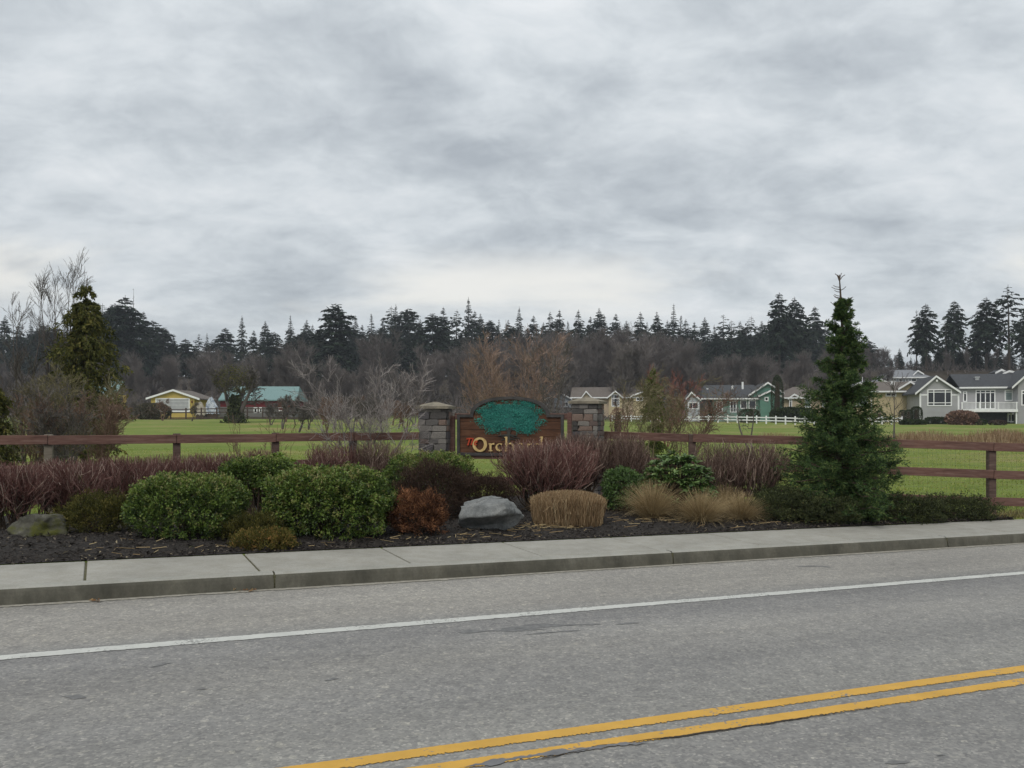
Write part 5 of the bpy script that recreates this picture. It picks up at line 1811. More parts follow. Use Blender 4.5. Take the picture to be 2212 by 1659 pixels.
# --- grey house up the slope
h = House('pale grey house up the slope behind the beige roof', 1912, 828, 182, 10)
h.roof_side((1918, 815.5), (2013, 813), 4.5, 1.9, r_grey, y=1.0, over=0.5, ridge_in=(2.0, 3))
h.wall(1920, 2010, 814, s_lgray, 9, y=1.0)
h.gable_front((1909, 815), (1917.5, 806), (1927, 813.5), 1911, 1925, s_lgray, r_grey, 6, y=0.2, over=0.3)
h.gable_front((1972, 809.5), (1983, 799.5), (1996, 807), 1974, 1994, s_lgray, r_grey, 4, y=2.0, over=0.3, base=h.L(1984, 811, 2)[1])
for i, (a, b) in enumerate(((1930, 1936), (1941, 1949), (1956, 1962), (1968, 1980), (1986, 1996))):
    h.window(a, b, 817, 825, (1,), (1,), y=1.0)
h.window(1914, 1921, 816, 825, y=0.2)
h = House('white trimmed grey rooftop between the beige house and the slope', 1850, 850, 160, 8)
h.roof_side((1842, 834), (1945, 832), 4.0, 1.1, r_grey, over=0.4, ridge_in=(2, 2))
h.wall(1848, 1940, 836, s_lgray, 7)
h.gable_front((1845, 833), (1855, 824), (1867, 831), 1847, 1865, s_lgray, r_grey, 5, y=-0.4, over=0.3)
h.gable_front((1890, 833), (1903, 818), (1920, 826), 1893, 1918, s_lgray, r_grey, 5, y=-0.2, over=0.3)
a, zt = h.L(1863, 824, 1)
h.part('flue', MB().box(a - 0.05, 1.0, zt - 1.8, a + 0.05, 1.1, zt + 0.9), m_trim)

# --- yellow garage, barn and house at the left
h = House('yellow garage with wide white door and low gable', 326, 893, 133, -3, 'garage', 'garage')
h.gable_front((315, 859.5), (373.5, 841), (431, 860.5), 326, 420, s_yel, r_brown, 9, over=0.35)
h.window(336, 410, 860, 890, (1,), (1, 1, 1, 1), mat=M('garage_door_panel', (0.34, 0.34, 0.35), (0.42, 0.42, 0.43), 2, 0.6), fw=0.17, name='garage_door', bw=0.03)
a, zt = h.L(415, 868)
h.part('wall_lamp', MB().box(a - 0.1, -0.2, zt - 0.2, a + 0.1, -0.003, zt + 0.2), M('lamp_brown', (0.12, 0.05, 0.03)))
h = House('red barn with green metal roof and grey block base behind the ivy tree', 474, 900, 142, -4, 'barn', 'barn')
h.roof_side((471, 863), (642, 864), 4.6, 2.55, r_green, over=0.6, gutter=False, ridge_in=(0, 0.6))
h.wall(476, 637, 862.5, s_red, 8.0)
x0, z1 = h.L(475.5, 879, -0.15); x1, _ = h.L(637.5, 879, -0.15)
MB().box(x0, -0.15, 0, x1, 8.1, z1).build('block_base', s_conc, h.root)
h.window(601, 614, 879, 888, (1,), (1,), y=-0.16, mat=s_red)
h.window(560, 567, 880, 892, (1,), (1,), y=-0.16)
h.window(548, 556, 880, 892, (1,), (1,), y=-0.16)
h = House('yellow house with green metal porch roof behind the cedar', 120, 893, 132, -6)
h.gable_front((95, 856), (160, 818), (212, 846), 105, 205, s_yel, r_green, 9)
h.roof_side((196, 850), (250, 850), 3.4, 2.2, r_green, y=-1.6, over=0.3, both=False)
h.wall(205, 244, 852, s_yel, 6, y=0.8)
for px in (232, 244):
    a, zt = h.L(px, 852, -1.6)
    h.part('porch_post', MB().box(a - 0.12, -1.7, 0, a + 0.12, -1.48, zt), m_trim)
h.window(212, 222, 858, 874, (1, 1), (1,), y=0.79)

# tarpaulin covered stacks beside the garage
def tarp(label, px0, px1, ptop, Y, mat, seed):
    rng = np.random.default_rng(seed)
    X = m_of((px0 + px1) / 2 - 1106, Y); hw = m_of(px1 - px0, Y) / 2
    z0 = float(gz(X, Y)); hgt = CAMH - (ptop - HOR) / FPX * Y - z0
    g = np.linspace(-1, 1, 13)
    xs, ys = np.meshgrid(g, g)
    zz = hgt * (1 - 0.42 * np.abs(xs + 0.2)) + rng.normal(size=xs.shape) * 0.09
    edge = (np.abs(xs) > 0.95) | (np.abs(ys) > 0.95)
    zz = np.where(edge, hgt * 0.25 + rng.uniform(-0.15, 0.15, xs.shape), zz)
    V = np.stack([xs * hw * np.where(edge, 1.06, 1), ys * hw * 0.8, zz], -1).reshape(-1, 3)
    i = np.arange(169).reshape(13, 13)
    q = np.stack([i[:-1, :-1], i[:-1, 1:], i[1:, 1:], i[1:, :-1]], -1).reshape(-1, 4)
    root = thing('covered_stack', label, 'tarpaulin', (X, Y, z0 - 0.05))
    obj('tarpaulin', make_mesh('tarpaulin', V, q), mat, root)
    MB().box(-hw * 0.9, -hw * 0.7, -0.1, hw * 0.9, hw * 0.7, hgt * 0.5).build('stacked_wood', m_stem, root)


tarp('pale blue tarpaulin over a stack beside the barn', 446, 470, 858, 128, M('blue_tarp', (0.22, 0.26, 0.33), (0.55, 0.58, 0.62), 2.2, 0.5, lo=0.4, hi=0.55), 3)
tarp('tan tarpaulin over a stack beside the garage', 425, 444, 868, 127, M('tan_tarp', (0.30, 0.26, 0.2), (0.45, 0.41, 0.34), 2.2, 0.6), 4)

# white pickup by the porch
def pickup():
    Y = 122.0; X = m_of(233 - 1106, Y); z0 = float(gz(X, Y))
    root = thing('pickup_truck', 'white pickup truck parked by the yellow porch', 'truck', (X, Y, z0), math.radians(8))
    mw = M('white_car_paint', (0.62, 0.63, 0.64), (0.68, 0.69, 0.70), 2, 0.3, spec=0.5)
    MB().prism([(-2.6, -0.9, 0.45), (2.5, -0.9, 0.45), (2.5, -0.9, 1.05), (0.9, -0.9, 1.12), (-2.6, -0.9, 1.12)], (0, 1.8, 0)).build('body', mw, root, 0.05)
    MB().prism([(-0.9, -0.8, 1.10), (1.1, -0.8, 1.10), (0.55, -0.8, 1.72), (-0.75, -0.8, 1.72)], (0, 1.6, 0)).build('cab', mw, root, 0.05)
    MB().prism([(-0.75, -0.83, 1.16), (0.85, -0.83, 1.16), (0.45, -0.83, 1.62), (-0.66, -0.83, 1.62)], (0, 0.02, 0)).build('window', m_glass_, root)
    mt = M('tyre', (0.02, 0.02, 0.02), None, 8, 0.9)
    for wx in (-1.7, 1.6):
        for wy in (-0.92, 0.68):
            ring = [(wx + 0.36 * math.cos(t), wy, 0.36 + 0.36 * math.sin(t)) for t in np.linspace(0, 6.283, 16, endpoint=False)]
            w = MB().prism(ring, (0, 0.24, 0)).build('wheel', mt, root)
            rim = [(wx + 0.2 * math.cos(t), wy - 0.01, 0.36 + 0.2 * math.sin(t)) for t in np.linspace(0, 6.283, 12, endpoint=False)]
            MB().prism(rim, (0, 0.02, 0)).build('rim', m_metal, w)
    for sx_ in (-0.7, 0.7):
        MB().box(2.49, sx_ - 0.16, 0.78, 2.53, sx_ + 0.16, 0.98).build('headlight', m_glass_, root)


pickup()

# --- dark paddock fence in front of the garage and white fence in front of the houses
def far_fence(name, label, pts, mat, post_h, rails, rail_h, pw, cap=False):
    """pts: ground points of the posts"""
    o = np.array([*pts[0], float(gz(*pts[0]))])
    root = thing(name, label, 'fence', tuple(o))
    pz = [np.array([x, y, float(gz(x, y))]) for x, y in pts]
    pm = MB().box(-pw / 2, -pw / 2, -0.3, pw / 2, pw / 2, post_h)
    if cap:
        pm.add([(-pw * .6, -pw * .6, post_h), (pw * .6, -pw * .6, post_h), (pw * .6, pw * .6, post_h), (-pw * .6, pw * .6, post_h), (0, 0, post_h + pw * .6)], [(0, 1, 4), (1, 2, 4), (2, 3, 4), (3, 0, 4), (3, 2, 1, 0)])
    pm = pm.mesh('post')
    pm.materials.append(mat)
    for p in pz:
        obj('post', pm, None, root, loc=tuple(p - o))
    for a, b in zip(pz[:-1], pz[1:]):
        for z in rails:
            MB().beam(a - o + [0, -pw * 0.35, z], b - o + [0, -pw * 0.35, z], 0.05, rail_h).build('rail', mat, root)
    return root


wf = [W(p, 900, y)[:2] for p, y in zip(np.linspace(1322, 1905, 29), np.interp(np.linspace(1322, 1905, 29), [1322, 1560, 1760, 1905], [150, 128, 108, 116]))]
wf += [W(p, 900, 116)[:2] for p in (1926, 1948)]
far_fence('white_rail_fence', 'low white two rail fence between the lawn and the houses', [tuple(p) for p in wf], m_trim, 1.12, (0.92, 0.48), 0.17, 0.17, True)
m_dkw = M('dark_fence_wood', (0.05, 0.035, 0.03), (0.09, 0.065, 0.055), 5, 0.9)
df = [tuple(W(p, 900, 116)[:2]) for p in np.linspace(236, 700, 15)]
far_fence('paddock_fence', 'dark rail fence across the far side of the pasture before the garage', df, m_dkw, 1.7, (1.5, 1.0, 0.25, 0.08), 0.14, 0.16)

# ------------------------------------------------------------------ hedges and shrubs by the houses
m_arb = MT('arborvitae', [(0.0, (0.016, 0.024, 0.010)), (0.5, (0.035, 0.050, 0.018)), (1.0, (0.065, 0.085, 0.030))], 0.7, 0.1)
m_bush = MT('olive_bush', [(0.0, (0.04, 0.035, 0.022)), (0.5, (0.085, 0.075, 0.048)), (1.0, (0.15, 0.13, 0.09))], 0.8)
m_pinkb = MT('pink_brown_twigs', [(0.0, (0.10, 0.055, 0.04)), (0.5, (0.21, 0.125, 0.09)), (1.0, (0.34, 0.22, 0.17))], 0.8)


def far_bush(name, label, px0, px1, ptop, Y, mat, seed, pw=2.0, n=1500, leaf=None, cat='shrub', group=None, depth=0.8):
    """pw: 2 round, larger is boxier"""
    rng = np.random.default_rng(seed)
    X = m_of((px0 + px1) / 2 - 1106, Y); hw = m_of(px1 - px0, Y) / 2; z0 = float(gz(X, Y))
    hgt = CAMH - (ptop - HOR) / FPX * Y - z0
    leaf = leaf or hw * 0.16
    d = rnd_dirs(rng, n)
    q = d / np.power(np.sum(np.abs(d) ** pw, 1), 1 / pw)[:, None]
    q *= (1 - np.abs(rng.normal(size=n)) * 0.08)[:, None]
    c = q * np.array([hw, hw * depth, hgt / 2]); c[:, 2] += hgt / 2
    D = unit(d + np.array([0, 0, 0.5]) + rng.normal(size=(n, 3)) * 0.5)
    L = leaf * rng.uniform(0.6, 1.3, n)
    V, T = leaf_batch(c, D, unit(d + rng.normal(size=(n, 3)) * 0.4), L, L * 0.6)
    root = thing(name, label, cat, (X, Y, z0 - 0.05), 0, group)
    f = obj('foliage', Soup().add(V, tris=T, tint=np.clip(rng.normal(size=n) * 0.25 + 0.45, 0, 1)).mesh('foliage'), mat, root); f['kind'] = 'stuff'
    k = 10
    ring = [(math.cos(t) * hw * 0.5, math.sin(t) * hw * depth * 0.5) for t in np.linspace(0, 6.283, k, endpoint=False)]
    mb = MB().add([(x * 0.7, y * 0.7, -0.1) for x, y in ring] + [(x, y, hgt * 0.4) for x, y in ring] + [(x * 0.6, y * 0.6, hgt * 0.86) for x, y in ring],
                  [tuple(range(2 * k, 3 * k))] + [(i, (i + 1) % k, (i + 1) % k + k, i + k) for i in range(k)] + [(i + k, (i + 1) % k + k, (i + 1) % k + 2 * k, i + 2 * k) for i in range(k)])
    mb.build('branches', m_stem, root)  # solid core added to fill the bush, no real branches
    return root


far_bush('arborvitae', 'tall dark columnar evergreen in front of the green house gable', 1666, 1692, 810, 138, m_arb, 1, 2.2, 5200, cat='tree')
for i, (a, b, t) in enumerate(((1942, 1957, 885), (1955, 1971, 884.5), (1969, 1991, 878))):
    far_bush('arborvitae', ['clipped dark columnar evergreen at the left of a row of three', 'clipped dark columnar evergreen in the middle of a row of three', 'tallest clipped evergreen of a row of three, against the grey house'][i], a, b, t, 117, m_arb, 10 + i, 3.5, 3600, group='clipped evergreens by the grey house')
far_bush('hedge', 'dark boxy hedge under the grey house window', 2001, 2043, 902, 116, m_arb, 20, 4, 1800, depth=0.5)
far_bush('hedge', 'low dark hedge at the foot of the clipped evergreens', 1946, 1998, 908, 114, m_arb, 21, 3, 1600, depth=0.5)
far_bush('hedge', 'dark rounded hedge in front of the green house windows', 1597, 1640, 884, 134, m_arb, 22, 3, 1600, depth=0.5)
far_bush('hedge', 'long dark hedge in front of the tan house', 1668, 1760, 885, 134, m_arb, 23, 4, 2400, depth=0.3)
far_bush('hedge', 'dark domed shrub at the corner of the beige house', 1886, 1914, 889, 122, m_arb, 24, 2.6, 1200)
far_bush('hedge', 'dark low shrub under the deck of the grey house', 2104, 2130, 905, 112, m_arb, 25, 2.4, 900)
far_bush('hedge', 'dark low shrub beside the deck post of the grey house', 2138, 2172, 908, 112, m_heath, 26, 2.4, 900)
far_bush('twig_bush', 'round pink brown leafless bush before the grey house deck', 2049, 2106, 891, 113, m_pinkb, 27, 2.2, 3200, 0.45)
far_bush('hedge', 'olive brown shrub cluster before the yellow garage', 292, 366, 872, 112, m_bush, 28, 2.2, 2000, 0.3)
far_bush('twig_bush', 'pinkish bush in front of the cream gable house', 1318, 1352, 880, 62, m_pinkb, 29, 2.2, 1500)

# reeds beyond the lawn
def reeds(label, px0, px1, Y, hgt, n, seed, dy=4.0, bell=False):
    rng = np.random.default_rng(seed)
    y = Y + rng.uniform(-dy, dy, n); X = m_of((rng.uniform(px0, px1, n) if not bell else rng.normal((px0 + px1) / 2, (px1 - px0) / 4, n)) - 1106, y)
    z = gz(X, y) - 0.05
    clump = 0.65 + 0.35 * np.sin(X * 1.3 + seed) * np.sin(y * 0.9)
    L = hgt * rng.uniform(0.55, 1.1, n) * clump
    ln = rng.normal(size=(n, 2)) * 0.16
    p0 = np.stack([X, y, z], -1); p1 = p0 + np.stack([ln[:, 0] * L, ln[:, 1] * L, L], -1)
    a = rng.uniform(0, 3.14, n)
    V, Q = blade_batch(np.stack([p0, p1], 1), np.tile([[0.03, 0.014]], (n, 1)), np.stack([np.cos(a), np.sin(a), 0 * a], -1))
    return tag(obj('dry_reeds', Soup().add(V, Q, tint=rng.uniform(0, 1, n)).mesh('dry_reeds'), m_reed), label, kind='stuff')


m_reed = MT('reeds', [(0.0, (0.15, 0.09, 0.05)), (0.5, (0.28, 0.185, 0.105)), (1.0, (0.42, 0.32, 0.20))], 0.85, 0.15)
reeds('tan dry reeds along the wet ground beyond the lawn', 1870, 2260, 47, 0.85, 9000, 5)
reeds('taller tan reeds at the right beyond the fence', 2080, 2400, 44, 1.0, 4200, 6, bell=True)
reeds('tan reeds beyond the fence at the conifer', 1640, 1900, 52, 0.6, 3000, 7)

# ------------------------------------------------------------------ bare trees
m_bareg = MT('grey_bark', [(0.0, (0.055, 0.046, 0.042)), (0.5, (0.105, 0.090, 0.082)), (1.0, (0.18, 0.16, 0.145))], 0.85)
m_bareb = MT('brown_bark', [(0.0, (0.07, 0.045, 0.034)), (0.5, (0.145, 0.090, 0.066)), (1.0, (0.25, 0.165, 0.12))], 0.85)
m_fan = MT('orange_brown_twigs', [(0.0, (0.12, 0.078, 0.060)), (0.5, (0.225, 0.148, 0.113)), (1.0, (0.37, 0.265, 0.21))], 0.85)
m_bareo = MT('mossy_bark', [(0.0, (0.07, 0.06, 0.03)), (0.5, (0.135, 0.115, 0.062)), (1.0, (0.23, 0.20, 0.115))], 0.85)


def bare_tree(name, label, X, Y, H, mat, seed, spread=0.5, trunks=1, levels=(9, 9, 7), tw=1.0, t0=0.3, ang=0.6, up=0.25, rmin=0.004, lean=0.05, group=None, wob=0.09, sides=(7, 5, 4, 3), r0=None, cat='tree', z0=None, crooked=0.06, l1=0.5):
    rng = np.random.default_rng(seed)
    if z0 is None:
        z0 = float(gz(X, Y))
    root = thing(name, label, cat, (X, Y, z0 - 0.03), 0, group)
    k = 8; s = np.linspace(0, 1, k)
    P = np.zeros((trunks, k, 3)); R = np.zeros((trunks, k))
    for i in range(trunks):
        a = rng.uniform(0, 6.28) if trunks > 1 else rng.uniform(-1, 1)
        ln = (spread * 0.55 if trunks > 1 else lean) * H * rng.uniform(0.5, 1.0)
        hh = H * (rng.uniform(0.82, 1.0) if trunks > 1 else 0.96)
        P[i, :, 0] = math.cos(a) * ln * s ** 0.85; P[i, :, 1] = math.sin(a) * ln * s ** 0.85; P[i, :, 2] = hh * s
        P[i, 1:, :2] += np.cumsum(rng.normal(size=(k - 1, 2)) * crooked * H / k, 0)
        rr = (r0 or H * 0.018) * (1.0 if trunks == 1 else 0.7)
        R[i] = rr * (1 - s * 0.93)
    P[:, 0, 2] = -0.15
    so = Soup(); V, Q = tube_batch(P, R, sides[0]); so.add(V, Q, tint=0.5)
    obj('trunk', so.mesh('trunk'), mat, root)
    cr = Soup()
    Pp, Rr = P, R
    length = H * spread
    for li, nch in enumerate(levels):
        Pp, Rr = grow(rng, Pp, Rr, nch, t0 if li == 0 else 0.15, 1.0, ang, length * (l1 if li == 0 else 1), up, wob, 5 if li < 2 else 3, 0.6, 0.35, 0.5 if li == 0 else 0.35, rmin)
        V, Q = tube_batch(Pp, Rr, sides[min(li + 1, 3)])
        cr.add(V, Q, tint=np.clip(rng.normal(size=len(Pp)) * 0.2 + 0.35 + 0.12 * li, 0, 1))
        length = length * (l1 if li == 0 else 1) * 0.48
        up = up * 0.8
    c = obj('crown', cr.mesh('crown'), mat, root); c['kind'] = 'stuff'
    return root


def at(px, Y):
    return m_of(px - 1106, Y), Y


def hfor(px, ptop, Y):
    X = m_of(px - 1106, Y)
    return CAMH - (ptop - HOR) / FPX * Y - float(gz(X, Y))


def bt(name, label, px, ptop, Y, mat, seed, **kw):
    X, _ = at(px, Y)
    return bare_tree(name, label, X, Y, hfor(px, ptop, Y), mat, seed, **kw)


X, Y = at(795, 14.45)
bare_tree('bare_shrub_tree', 'pale silvery bare tree spreading behind the hedge beside the left pillar', X, Y, hfor(795, 822, Y), m_pale, 201, spread=0.95, trunks=5, levels=(8, 7, 6), t0=0.25, ang=0.55, up=0.15, rmin=0.0028, r0=0.030, crooked=0.10)
bt('bare_tree', 'tall leafless alder with many upright stems beside the cedar', 118, 575, 27, m_bareg, 202, spread=0.22, trunks=4, levels=(14, 6, 3), t0=0.35, ang=0.42, up=0.12, rmin=0.0045, r0=0.075, wob=0.025, l1=0.8)
bt('bare_tree', 'thin leafless alder at the left of the taller one', 48, 612, 27, m_bareg, 203, spread=0.20, trunks=3, levels=(11, 6, 3), t0=0.35, ang=0.42, up=0.12, rmin=0.0045, r0=0.06, wob=0.025, l1=0.8)
bt('bare_tree', 'wide leafless reddish brown tree rising behind the sign', 1122, 752, 52, m_fan, 204, spread=0.8, trunks=8, levels=(9, 6, 5), t0=0.15, ang=0.5, up=0.15, rmin=0.009, r0=0.09, l1=0.5)
bt('bare_tree', 'leafless reddish tree behind the left stone pillar', 1040, 800, 55, m_fan, 205, spread=0.75, trunks=6, levels=(8, 6, 4), t0=0.15, ang=0.5, up=0.25, rmin=0.010, r0=0.08, l1=0.55)
bt('bare_tree', 'dark leafless tree between the sign arch and the right pillar', 1192, 775, 46, m_bareg, 206, spread=0.55, trunks=3, levels=(9, 6, 4), t0=0.2, ang=0.55, up=0.25, rmin=0.009, r0=0.085)
bt('bare_tree', 'twisted lichen tan tree behind the fence right of the sign', 1408, 842, 19, m_bareo, 207, spread=0.85, trunks=4, levels=(8, 7, 6), t0=0.3, ang=0.75, up=0.05, rmin=0.0035, r0=0.042, crooked=0.16, wob=0.16)
bt('bare_tree', 'bushy leafless tan tree beside the twisted one behind the fence', 1466, 858, 20, m_bareb, 208, spread=0.8, trunks=5, levels=(8, 7, 6), t0=0.2, ang=0.6, up=0.1, rmin=0.0035, r0=0.030, crooked=0.12)
bt('bare_tree', 'small crooked grey bare tree on the lawn before the white fence', 1622, 832, 31, m_bareg, 209, spread=0.7, trunks=2, levels=(5, 5, 3), t0=0.45, ang=0.8, up=-0.05, rmin=0.006, r0=0.065, crooked=0.16, wob=0.14)
bt('bare_tree', 'young bare tree with upright fan of stems before the beige house', 1930, 838, 34, m_bareg, 210, spread=0.42, trunks=1, levels=(11, 4), t0=0.5, ang=0.4, up=0.25, rmin=0.006, r0=0.055, crooked=0.02, l1=0.95)
bt('bare_tree', 'reddish leafless shrub behind the twisted tree', 1440, 830, 42, MT('red_twigs', [(0.0, (0.10, 0.04, 0.035)), (0.5, (0.20, 0.085, 0.07)), (1.0, (0.30, 0.15, 0.12))], 0.8), 211, spread=0.7, trunks=7, levels=(8, 6, 5), t0=0.15, ang=0.45, up=0.2, rmin=0.008, r0=0.04)
bt('bare_tree', 'thin bare saplings right of the right pillar', 1352, 860, 24, m_bareb, 212, spread=0.4, trunks=6, levels=(5, 4), t0=0.3, ang=0.4, up=0.25, rmin=0.005, r0=0.018)
# tangled brush at the left, before the cedar
for i, (px, pt, Y, mt, lab) in enumerate([(62, 828, 21.5, m_bareo, 'mossy leafless brush left of the cedar trunk'), (118, 842, 22.5, m_bareg, 'grey leafless brush in front of the alder stems'), (178, 838, 21.0, m_bareo, 'mossy leafless brush in front of the cedar'),
                                      (20, 850, 23, m_bareg, 'grey leafless brush at the left end of the fence'), (215, 880, 19.5, m_bareb, 'low tan brush at the foot of the cedar'), (90, 880, 18.5, m_bareb, 'low tan brush just behind the lichen covered post'), (148, 868, 18.2, m_bareg, 'low grey brush right behind the rail')]):
    bt('brush', lab, px, pt, Y, mt, 220 + i, spread=0.75, trunks=7, levels=(8, 6, 5), t0=0.12, ang=0.5, up=0.15, rmin=0.0045, r0=0.022, crooked=0.12, cat='shrub')
for i, (px, pt, Y) in enumerate([(-40, 842, 20), (600, 905, 17), (690, 912, 16.5), (530, 900, 17.5)]):
    bt('brush', ['leafless brush at the left edge behind the fence', 'thin reddish saplings behind the left fence below the barn', 'thin reddish saplings behind the fence near the pale tree', 'thin reddish saplings behind the fence below the ivy tree'][i], px, pt, Y, m_bareb, 240 + i, spread=0.5, trunks=6, levels=(4, 3), t0=0.3, ang=0.4, up=0.2, rmin=0.003, r0=0.010, crooked=0.10, cat='shrub')

# ivy clad tree before the barn
tr = bt('ivy_tree', 'dark ivy clad old tree standing before the green roofed barn', 508, 800, 92, m_bareg, 250, spread=0.75, trunks=3, levels=(9, 8, 7), t0=0.4, ang=0.75, up=0.1, rmin=0.028, r0=0.5, crooked=0.07)
rng = np.random.default_rng(77)
H = hfor(506, 795, 92)
n = 1500
zz = rng.uniform(0, 0.5, n); a = rng.uniform(0, 6.28, n)
rad = np.interp(zz, [0, 0.12, 0.3, 0.62], [1.5, 1.1, 0.6, 0.4]) * rng.uniform(0.5, 1.1, n)
c = np.stack([np.cos(a) * rad, np.sin(a) * rad, zz * H], -1)
V, T = leaf_batch(c, rnd_dirs(rng, n), rnd_dirs(rng, n), rng.uniform(0.15, 0.4, n), rng.uniform(0.12, 0.25, n))
o = obj('ivy', Soup().add(V, tris=T, tint=rng.uniform(0, 0.8, n)).mesh('ivy'), m_jun, tr); o['kind'] = 'stuff'
c2 = rnd_dirs(rng, 1500) * (rng.uniform(0, 1, 1500) ** 0.4)[:, None] * np.array([2.6, 2.2, 1.9]) + np.array([0, 0, H * 0.80])
V, T = leaf_batch(c2, rnd_dirs(rng, 1500), rnd_dirs(rng, 1500), rng.uniform(0.12, 0.3, 1500), rng.uniform(0.05, 0.12, 1500))
o = obj('moss', Soup().add(V, tris=T, tint=rng.uniform(0, 0.9, 1500)).mesh('moss'), m_olive, tr); o['kind'] = 'stuff'

# orchard rows
proto = None
ORL = 'small bare fruit tree in the orchard rows below the barn'
ORG = 'fruit trees of the orchard'
rng = np.random.default_rng(5)
protos = [bare_tree('fruit_tree', ORL, 0, 80, 3.4, m_bareb if i % 2 else m_bareg, 260 + i, spread=0.62, trunks=2, levels=(10, 9, 7), t0=0.35, ang=0.8, up=0.25, rmin=0.014, r0=0.14, crooked=0.10, group=ORG, z0=0.0) for i in range(3)]
spots = []
for Y, xs in ((66, [640, 700, 760, 830, 885]), (74, [612, 668, 728, 790, 852, 902]), (84, [590, 640, 690, 745, 800, 850, 895]), (95, [580, 625, 672, 715, 765, 815, 860, 900]), (106, [590, 640, 690, 740, 790, 840, 885]), (100, [415, 356, 290, 258])):
    for px in xs:
        spots.append((px + rng.uniform(-8, 8), Y))
for i, (px, Y) in enumerate(spots):
    X = m_of(px - 1106, Y); loc = (X, Y, float(gz(X, Y)) - 0.03)
    sc = rng.uniform(0.55, 0.82)
    if i < 3:
        protos[i].location = loc; protos[i].rotation_euler = (0, 0, rng.uniform(0, 6)); protos[i].scale = (sc,) * 3
    else:
        copy_tree(protos[i % 3], loc, rng.uniform(0, 6), (sc * rng.uniform(0.9, 1.2), sc, sc))

# ------------------------------------------------------------------ evergreens
m_con = MT('fir_green', [(0.0, (0.008, 0.014, 0.010)), (0.5, (0.018, 0.030, 0.019)), (1.0, (0.036, 0.054, 0.030))], 0.8, 0.05)
m_ced = MT('cedar_green', [(0.0, (0.030, 0.036, 0.010)), (0.4, (0.085, 0.090, 0.022)), (1.0, (0.215, 0.185, 0.050))], 0.75, 0.15)
m_trunk = M('conifer_trunk', (0.06, 0.048, 0.04), (0.11, 0.09, 0.075), 2, 0.9)


def conifer_mesh(seed, kind):
    """unit height tree; returns (trunk mesh, foliage mesh)"""
    rng = np.random.default_rng(seed)
    kinds = {   # (profile heights, radii, branches, first branch, elevation at base/top, droop, irregular, leaves per branch)
        'spire': ([0, 0.15, 0.5, 0.8, 1], [0.115, 0.135, 0.095, 0.045, 0.004], 190, 0.10, (-0.15, 0.5), 0.3, 0.3, 22),
        'fir': ([0, 0.2, 0.5, 0.8, 1], [0.15, 0.175, 0.135, 0.068, 0.006], 210, 0.12, (-0.1, 0.6), 0.35, 0.38, 24),
        'broad': ([0, 0.25, 0.5, 0.75, 0.9, 1], [0.15, 0.18, 0.165, 0.125, 0.08, 0.02], 210, 0.15, (-0.1, 0.6), 0.3, 0.55, 26),
        'sparse': ([0, 0.35, 0.6, 0.85, 1], [0.10, 0.17, 0.15, 0.08, 0.006], 66, 0.33, (-0.2, 0.4), 0.25, 0.55, 17),
        'tall': ([0, 0.36, 0.5, 0.75, 0.92, 1], [0.05, 0.13, 0.14, 0.105, 0.05, 0.006], 180, 0.32, (-0.25, 0.5), 0.35, 0.45, 25),
    }
    ph, pr, nb, hb, el_, droop, irr, nl = kinds[kind]
    k = 7; s = np.linspace(0, 1, k)
    tp = np.stack([np.cumsum(rng.normal(size=k) * 0.004), np.cumsum(rng.normal(size=k) * 0.004), s], -1); tp[0] = (0, 0, -0.02)
    V, Q = tube_batch(tp[None], (0.0135 * (1 - s) + 0.0015)[None], 6)
    tm = Soup().add(V, Q)
    hf = hb + (0.985 - hb) * np.sort(rng.uniform(0, 1, nb)) ** 0.95
    az_ = np.arange(nb) * 2.399 + rng.normal(size=nb) * 0.4
    L = np.interp(hf, ph, pr) * np.clip(1 + rng.normal(size=nb) * irr * 0.6, 0.3, 1.7)
    el = np.interp(hf, [hb, 1], el_)
    q = np.linspace(0, 1, 4)
    base = np.stack([np.interp(hf, s, tp[:, i]) for i in range(3)], -1)
    d = np.stack([np.cos(az_), np.sin(az_), 0 * az_], -1)
    P = base[:, None] + d[:, None] * (L[:, None] * q * np.cos(el)[:, None])[:, :, None]
    P[:, :, 2] += L[:, None] * (np.sin(el)[:, None] * q - droop * q ** 2)
    V, Q = tube_batch(P, np.tile(np.linspace(0.0022, 0.0008, 4), (nb, 1)), 3); tm.add(V, Q)
    par = np.repeat(np.arange(nb), nl); m = len(par)
    x = (rng.uniform(0, 1, m) ** 0.75) * 3; i = np.clip(x.astype(int), 0, 2); f = (x - i)[:, None]
    c = P[par, i] * (1 - f) + P[par, i + 1] * f
    T = unit(P[par, i + 1] - P[par, i])
    side = np.cross(T, [0, 0, 1.0]) * rng.choice([-1, 1], m)[:, None]
    D = unit(T * 0.8 + side * rng.uniform(0.2, 1.0, m)[:, None] + np.array([0, 0, -0.35]) + rng.normal(size=(m, 3)) * 0.25)
    LL = np.clip(L[par] * rng.uniform(0.22, 0.5, m), 0.009, 0.055)
    V, Tt = leaf_batch(c, D, np.array([0, 0, 1.0]) + rng.normal(size=(m, 3)) * 0.5, LL, LL * 0.42, 0.1)
    fo = Soup().add(V, tris=Tt, tint=np.clip(0.45 + np.repeat(rng.normal(size=nb) * 0.18, nl) + rng.normal(size=m) * 0.15, 0, 1))
    return tm.mesh('trunk'), fo.mesh('foliage')


PROT = {}
for kd, cnt in (('spire', 3), ('fir', 3), ('broad', 3), ('sparse', 2), ('tall', 3)):
    PROT[kd] = []
    for i in range(cnt):
        a, b = conifer_mesh(300 + len(PROT) * 17 + i, kd)
        a.materials.append(m_trunk); b.materials.append(m_con)
        PROT[kd].append((a, b))


